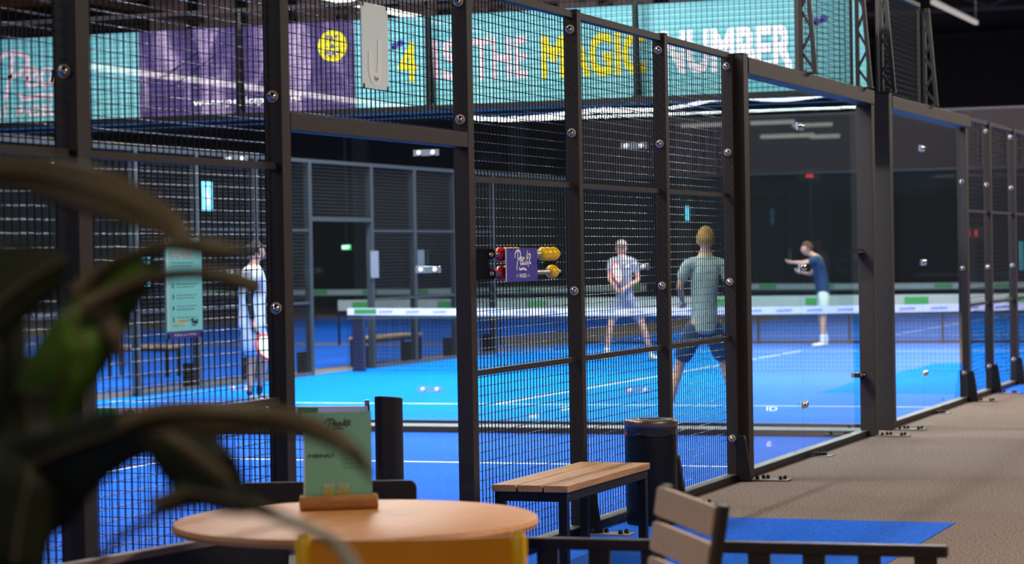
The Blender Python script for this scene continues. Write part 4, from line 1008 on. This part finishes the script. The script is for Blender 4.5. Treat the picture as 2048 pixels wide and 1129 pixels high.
# fair-haired player seen from behind
J = dict(head=(1411, 480, 0), shL=(1374, 528, 0), shR=(1446, 528, 0), elL=(1359, 575, -.02), elR=(1463, 578, -.02), wrL=(1366, 606, .2), wrR=(1455, 604, .2), hipL=(1388, 655, 0), hipR=(1428, 655, 0),
         knL=(1358, 735, .1), knR=(1450, 732, .1), ankL=(1334, 830, 0), ankR=(1478, 830, 0), hem=(.09, 0, 0), slv=(.8, 0, 0))
person('fair-haired player in grey-green tee seen from behind through the mesh', J, 23.4, F0,
       dict(shirt=mat('grey_green_tee', srgb(150, 162, 158), .8, 0, .3, 14, .08, 6), shorts=mat('navy_shorts', srgb(36, 60, 92), .8), shoe=mat('shoe_grey', srgb(180, 185, 190), .6), sock=WHT), hair=mat('fair_hair', srgb(176, 128, 66), .8, 0, .15, 40, .35, 30, .2))
# capped player facing the camera
J = dict(head=(1243, 497, 0), shL=(1222, 522, 0), shR=(1267, 522, 0), elL=(1219, 558, -.05), elR=(1277, 560, -.05), wrL=(1233, 579, -.3), wrR=(1247, 579, -.3), hipL=(1236, 603, .05), hipR=(1264, 603, .05),
         knL=(1221, 650, -.05), knR=(1285, 650, -.05), ankL=(1213, 712, 0), ankR=(1302, 712, 0), hem=(.03, 0, 0))
_, pts = person('player in cap and grey tee crouching ready behind the net', J, 37.3, tocam,
       dict(shirt=mat('grey_tee', srgb(150, 148, 160), .8, 0, .3, 14, .08, 6), shorts=mat('grey_shorts', srgb(128, 132, 150), .8), shoe=mat('pale_yellow_shoe', srgb(190, 200, 150), .6), sock=WHT), cap=mat('cap_fabric', srgb(150, 130, 125), .8),
       footdir={'L': -F0 - R0 * .4, 'R': -F0 + R0 * .5}, hcurl={'L': R0, 'R': -R0})
hnd = (pts['wrL'] + pts['wrR']) / 2 - F0 * .08
racket('red and white padel racket held upright by the capped player', hnd, hnd + UP * .4 - R0 * .08, WHR, REDR, R0 * .85 - F0 * .5)
# player at the left, seen from the side
J = dict(head=(512, 505, 0), shL=(496, 545, .12), shR=(514, 545, -.14), elL=(512, 596, .2), elR=(497, 596, -.24), wrL=(524, 636, .2), wrR=(506, 646, -.22), hipL=(506, 645, .1), hipR=(502, 645, -.1),
         knL=(527, 718, .1), knR=(503, 722, -.1), ankL=(518, 786, .12), ankR=(500, 786, -.1), hem=(.14, 0, 0), slv=(.5, 0, 0))
_, pts = person('dark-haired player in white top walking at the left, racket in hand', J, 27.9, R0 + F0 * .3,
       dict(shirt=mat('white_tee', srgb(240, 242, 246), .8, 0, .3, 14, .04, 6), shorts=mat('pale_blue_shorts', srgb(195, 208, 236), .8), shoe=mat('grey_shoe', srgb(150, 158, 162), .6), sock=mat('navy_sock', srgb(24, 44, 78), .8), sock_h=.28),
       hair=mat('dark_hair', srgb(38, 30, 28), .8, 0, .15, 40, .3, 30, .2), bulk=1.22, armcol=(mat('black_sleeve_fabric', srgb(20, 22, 28), .7), 'R'), footdir={'L': R0, 'R': R0 - F0 * .3})
w = pts['wrR'] - UP * .07 + R0 * .02
racket('pale padel racket with red rim held by the white-clad player', w, w + R0 * .16 - UP * .24 - F0 * .02, WHR, REDR, -F0 + R0 * .9)
# serving player at the right
J = dict(head=(1614, 498, 0), shL=(1634, 520, -.16), shR=(1640, 522, .16), elL=(1606, 526, -.25), elR=(1622, 549, .2), wrL=(1584, 525, -.28), wrR=(1601, 545, .1), hipL=(1648, 590, -.09), hipR=(1646, 590, .1),
         knL=(1647, 640, -.1), knR=(1643, 640, .12), ankL=(1644, 682, -.1), ankR=(1653, 680, .14), hem=(.03, 0, 0))
_, pts = person('player in navy tee and beige shorts stretching both arms forward', J, 41.2, -R0 - F0 * .15,
       dict(shirt=mat('navy_tee', srgb(26, 50, 82), .8, 0, .3, 14, .1, 6), shorts=mat('beige_shorts', srgb(190, 196, 178), .8), shoe=mat('white_shoe', srgb(220, 226, 215), .6), sock=WHT, sock_h=.4),
       hair=mat('brown_hair', srgb(84, 58, 42), .8, 0, .15, 40, .3, 30, .2), hcurl={'L': UP, 'R': UP})

# ================================================================== plant
def leaf_mat(name, c1, c2):
    m = bpy.data.materials.new(name); m.use_nodes = True; nt = m.node_tree; b = nt.nodes['Principled BSDF']; N = nt.nodes.new; L = nt.links.new
    tc = N('ShaderNodeTexCoord'); n = N('ShaderNodeTexNoise'); n.inputs['Scale'].default_value = 9; n.inputs['Detail'].default_value = 3; L(tc.outputs['Object'], n.inputs['Vector'])
    mx = N('ShaderNodeMix'); mx.data_type = 'RGBA'; mx.inputs[6].default_value = c1; mx.inputs[7].default_value = c2; L(n.outputs['Fac'], mx.inputs[0]); L(mx.outputs[2], b.inputs['Base Color']); b.inputs['Roughness'].default_value = .6; b.inputs['Specular IOR Level'].default_value = .15
    tl = N('ShaderNodeBsdfTranslucent'); L(mx.outputs[2], tl.inputs['Color']); ms = N('ShaderNodeMixShader'); ms.inputs[0].default_value = .12
    out = nt.nodes['Material Output']; L(b.outputs[0], ms.inputs[1]); L(tl.outputs[0], ms.inputs[2]); L(ms.outputs[0], out.inputs['Surface']); MATS[name] = m; return m
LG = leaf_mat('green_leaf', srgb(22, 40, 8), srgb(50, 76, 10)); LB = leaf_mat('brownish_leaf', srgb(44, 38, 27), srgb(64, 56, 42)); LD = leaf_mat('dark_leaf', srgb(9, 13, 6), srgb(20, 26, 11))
root = ond(8, 1129, 3.6); root.z = 0
plant = thing('potted_plant', 'large leafy plant out of focus in the left foreground', 'plant', root)
def leaf(pts, m, fold=.35, name='leaf', tilt=.5):
    """pts: (px, py, depth, half width in px above, below)"""
    P = [Vector((a, b, c)) for a, b, c, _, _ in pts]; Wd = [Vector((q[3], q[4], 0)) for q in pts]
    Ps = smooth_line(P); Ws = smooth_line(Wd); mb = MB(); K = 4
    for i, p in enumerate(Ps):
        a = Ps[max(i - 1, 0)]; b = Ps[min(i + 1, len(Ps) - 1)]; dx, dy = b.x - a.x, b.y - a.y; l = math.hypot(dx, dy) or 1; nx_, ny_ = dy / l, -dx / l
        if ny_ > 0 and abs(dy) < abs(dx): nx_, ny_ = -nx_, -ny_
        wu, wl = max(1.5, Ws[i].x), max(1.5, Ws[i].y)
        for k in range(-K, K + 1):
            f_ = k / K; ww = wu if k > 0 else wl
            dd = abs(f_) ** 1.3 * ww * fold / FPX * p.z + .1 * f_ * tilt * ww / FPX * p.z * 3
            mb.v.append(ond(p.x + nx_ * f_ * ww, p.y + ny_ * f_ * ww, p.z + dd))
    n = 2 * K + 1
    for i in range(len(Ps) - 1):
        for k in range(n - 1): mb.f.append([i * n + k, i * n + k + 1, (i + 1) * n + k + 1, (i + 1) * n + k])
    o = mb.build(name, m, plant, True)
    md = o.modifiers.new('solid', 'SOLIDIFY'); md.thickness = .0012
    # midrib
    mr = MB(); st = Ps[::3] + [Ps[-1]]
    mr.tube([ond(p.x, p.y, p.z - .004) for p in st], [max(.0008, .004 * (1 - i / len(st))) for i in range(len(st))], 6); mr.build('midrib', MATS['brownish_leaf'], o, True)
    return o
D0 = 3.5
leaf([(-60, 350, 3.7, 30, 40), (20, 345, 3.65, 32, 30), (100, 358, 3.6, 42, 44), (200, 385, 3.5, 48, 52), (290, 425, 3.45, 42, 36), (350, 460, 3.4, 28, 22), (385, 500, 3.4, 10, 10)], LB)
leaf([(60, 900, 3.6, 60, 60), (110, 780, 3.6, 78, 60), (160, 690, 3.6, 70, 70), (215, 610, 3.55, 62, 58), (270, 555, 3.5, 40, 40), (320, 530, 3.5, 12, 12)], LG, .5)
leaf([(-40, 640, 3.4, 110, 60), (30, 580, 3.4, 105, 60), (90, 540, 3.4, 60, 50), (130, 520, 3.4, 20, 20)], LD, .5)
leaf([(150, 590, 3.45, 20, 26), (200, 545, 3.45, 16, 20), (260, 512, 3.4, 14, 16), (330, 492, 3.35, 14, 14), (400, 495, 3.3, 22, 18), (450, 500, 3.3, 16, 18), (500, 500, 3.3, 3, 3)], LB)
leaf([(160, 620, 3.4, 20, 26), (250, 575, 3.4, 14, 20), (330, 550, 3.35, 12, 15), (410, 547, 3.3, 12, 15), (470, 560, 3.3, 20, 22), (505, 572, 3.3, 18, 18), (530, 582, 3.3, 3, 3)], LB)
leaf([(140, 620, 3.45, 30, 30), (165, 680, 3.4, 32, 40), (165, 730, 3.4, 28, 30), (150, 770, 3.4, 6, 6)], LG, .3)
leaf([(205, 610, 3.45, 20, 20), (225, 660, 3.4, 18, 18), (240, 700, 3.4, 12, 12), (248, 745, 3.4, 2, 2)], LB, .3)
# big lower leaf
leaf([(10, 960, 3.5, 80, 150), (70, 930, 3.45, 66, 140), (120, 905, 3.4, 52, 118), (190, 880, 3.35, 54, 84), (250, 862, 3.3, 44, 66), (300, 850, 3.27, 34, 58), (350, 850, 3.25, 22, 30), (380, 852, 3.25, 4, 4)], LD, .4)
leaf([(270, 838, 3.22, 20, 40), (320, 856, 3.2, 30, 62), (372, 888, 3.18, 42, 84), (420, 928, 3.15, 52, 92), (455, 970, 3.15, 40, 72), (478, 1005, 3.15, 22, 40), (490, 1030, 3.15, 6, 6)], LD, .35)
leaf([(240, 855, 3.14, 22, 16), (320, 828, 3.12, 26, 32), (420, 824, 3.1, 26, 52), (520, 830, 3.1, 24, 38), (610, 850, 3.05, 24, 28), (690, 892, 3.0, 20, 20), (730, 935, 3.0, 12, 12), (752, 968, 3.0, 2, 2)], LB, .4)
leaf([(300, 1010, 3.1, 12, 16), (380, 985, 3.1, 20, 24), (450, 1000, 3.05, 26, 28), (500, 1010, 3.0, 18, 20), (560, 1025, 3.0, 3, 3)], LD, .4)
leaf([(235, 850, 3.18, 6, 10), (300, 862, 3.14, 10, 12), (370, 895, 3.1, 12, 14), (440, 945, 3.05, 10, 12), (470, 968, 3.05, 2, 2)], LB, .2)
def stem(pts, r, m=None):
    ps = smooth_line([Vector(p) for p in pts]); MB().tube([ond(p.x, p.y, p.z) for p in ps], r, 10).build('stem', m or LD, plant, True)
GS = mat('grey_stem', srgb(74, 78, 70), .5)
stem([(480, 1010, 3.1), (560, 1035, 3.1), (630, 1065, 3.05), (680, 1095, 3.05), (715, 1150, 3.0)], .0075, GS)
stem([(180, 1150, 3.3), (220, 1095, 3.25), (280, 1050, 3.2), (350, 1018, 3.15), (430, 1005, 3.1)], .005, MATS['brownish_leaf'])
for (x, r) in ((-10, .055), (28, .03)):
    top = ond(x, 560, 3.7); b = root + Vector((.04 if x > 0 else -.03, 0, .29)); MB().tube([b, b.lerp(top, .5) + Vector((.01, 0, 0)), top], [r, r * .85, r * .5], 12).build('stem', LD, plant, True)
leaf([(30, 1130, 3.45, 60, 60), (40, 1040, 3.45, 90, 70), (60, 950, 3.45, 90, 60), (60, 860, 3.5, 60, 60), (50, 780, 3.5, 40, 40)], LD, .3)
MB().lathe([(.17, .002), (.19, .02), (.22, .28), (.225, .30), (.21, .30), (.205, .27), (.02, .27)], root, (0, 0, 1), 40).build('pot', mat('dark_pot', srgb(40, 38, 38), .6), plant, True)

# ================================================================== lights
def lamp_mat(name, col, s):
    m = bpy.data.materials.new(name); m.use_nodes = True; nt = m.node_tree; nt.nodes.clear(); e = nt.nodes.new('ShaderNodeEmission'); e.inputs[0].default_value = col; e.inputs[1].default_value = s
    o = nt.nodes.new('ShaderNodeOutputMaterial'); nt.links.new(e.outputs[0], o.inputs[0]); MATS[name] = m; return m
WARM = (1, .86, .74, 1)
def led_bar(a, b, r, label, strength, col=(1, .95, .9, 1), hang=None, name='led_light'):
    a, b = Vector(a), Vector(b); t = thing(name, label, 'light', (a + b) / 2)
    MB().bar(a, b, r * 2, r * 2).build('tube', lamp_mat('led_' + str(len(MATS)), col, strength), t)
    MB().bar(a + Vector((0, 0, r + .012)), b + Vector((0, 0, r + .012)), r * 2.4, .02).build('housing', BLK2, t)
    for f_ in (.02, .98):
        p = a.lerp(b, f_); top = hang if hang else p.z + .5
        MB().bar(p + Vector((0, 0, r + .02)), Vector((p.x, p.y, top)), .012, .012).build('hanger', BLK, t)
la, lb = onx(190, 128, XF), onx(870, 207, XF)
led_bar((XF - .1, la.y - .6, 3.97), (XF - .1, lb.y, 3.97), .035, 'long glowing led line shining through the banner above the far side fence', 9, (1, .93, .82, 1), hang=10)
led_bar((-15.6, 3.0, 4.07), (-8.9, 3.0, 4.07), .022, 'led bar across the near court, mirrored in the back glass', 75, (1, 1, .97, 1), hang=10)
p1, p2 = ond(1865, 4, 52), ond(1954, 46, 57)
led_bar(p1, (p1.x, p2.y, p1.z), .04, 'ceiling tube light in the upper right corner', .45, (1, .93, .9, 1), hang=11)
p1 = ond(640, -8, 40); p2 = ond(838, 31, 48)
led_bar((p1.x, p1.y, p1.z), (p1.x, p2.y, p1.z), .035, 'bright ceiling tube seen above the pale hanging sign', 4, (.95, 1, .9, 1), hang=11)
for i, (px, py, w) in enumerate(((1545, 245, 90), (1625, 250, 80), (1575, 272, 110), (1650, 273, 60), (1420, 250, 120))):  # added glowing tubes in place of lamp reflections in the side glass
    p = ond(px, py, 68); ww = w * 68 / FPX / 2
    led_bar((p.x - ww, p.y, p.z), (p.x + ww, p.y, p.z), .05, f'{ordn[i]} of the added warm tubes standing in for lamp reflections in the glass', .5, (1, .85, .78, 1), hang=11)
def area(name, loc, size, sy, power, col=(1, .95, .9), rot=(0, 0, 0)):
    l = bpy.data.lights.new(name, 'AREA'); l.shape = 'RECTANGLE'; l.size = size; l.size_y = sy; l.energy = power; l.color = col
    o = bpy.data.objects.new(name, l); C.objects.link(o); o.location = loc; o.rotation_euler = rot; return o
area('court_light', (-12.5, 27, 7.8), .5, 9, 1900, (1, .98, .95))
area('court_light.001', (-7.2, 33, 7.8), .5, 9, 1700, (1, .98, .95))
area('court_light.002', (-9.7, 38, 7.8), 8, .5, 1300, (1, .98, .95))
area('court_light.003', (-9.5, 13, 7.8), .5, 9, 950, (.97, .98, 1))
area('court_light.004', (-9.7, 52, 7.8), .5, 12, 900, (1, .98, .95))
area('court_light.005', (-22, 34, 7.8), .5, 14, 700, (1, .98, .95))
area('court_light.006', (-22, 52, 7.8), .5, 14, 700, (1, .98, .95))
area('added_fill', (-8.2, 15.5, 6.8), 7, .4, 900, (1, .98, .96), (math.radians(62), 0, math.radians(0)))  # added fill aimed at the banner to brighten it
area('added_fill.001', (-9.7, 21.3, 6.6), 7, .4, 800, (1, .98, .96), (math.radians(58), 0, 0))  # added fill to brighten the players from the camera side
area('added_fill.002', (-10.5, 3.3, 5.4), 6, .3, 110, (1, .97, .95), (math.radians(62), 0, 0))  # added fill for the dark front of the near net tape
area('roof_fill', (-27, 60, 7.9), 20, .6, 3500, (1, .86, .74), (math.radians(180), 0, 0))  # added upward fill so the roof structure shows
area('aisle_light', (0.8, 34, 6.5), .4, 14, 1900, WARM[:3])
area('aisle_light.001', (1.2, 52, 6.5), .4, 14, 900, WARM[:3])
area('aisle_light.002', (1.2, 10.5, 4.8), .4, 4, 560, (1, .86, .7))
area('foreground_fill', (-1.0, 1.5, 3.2), .4, 1.5, 95, (1, .84, .66))  # added fill for the plant leaves and yellow chair
w = bpy.data.worlds.new('world'); S.world = w; w.use_nodes = True
w.node_tree.nodes['Background'].inputs[0].default_value = (.55, .6, .7, 1); w.node_tree.nodes['Background'].inputs[1].default_value = .03
S.view_settings.view_transform = 'Standard'; S.view_settings.look = 'None'; S.view_settings.exposure = 0; S.view_settings.gamma = 1
S.cycles.transparent_max_bounces = 48; S.cycles.max_bounces = 8; S.cycles.caustics_reflective = False; S.cycles.caustics_refractive = False
S.cycles.sample_clamp_indirect = 6
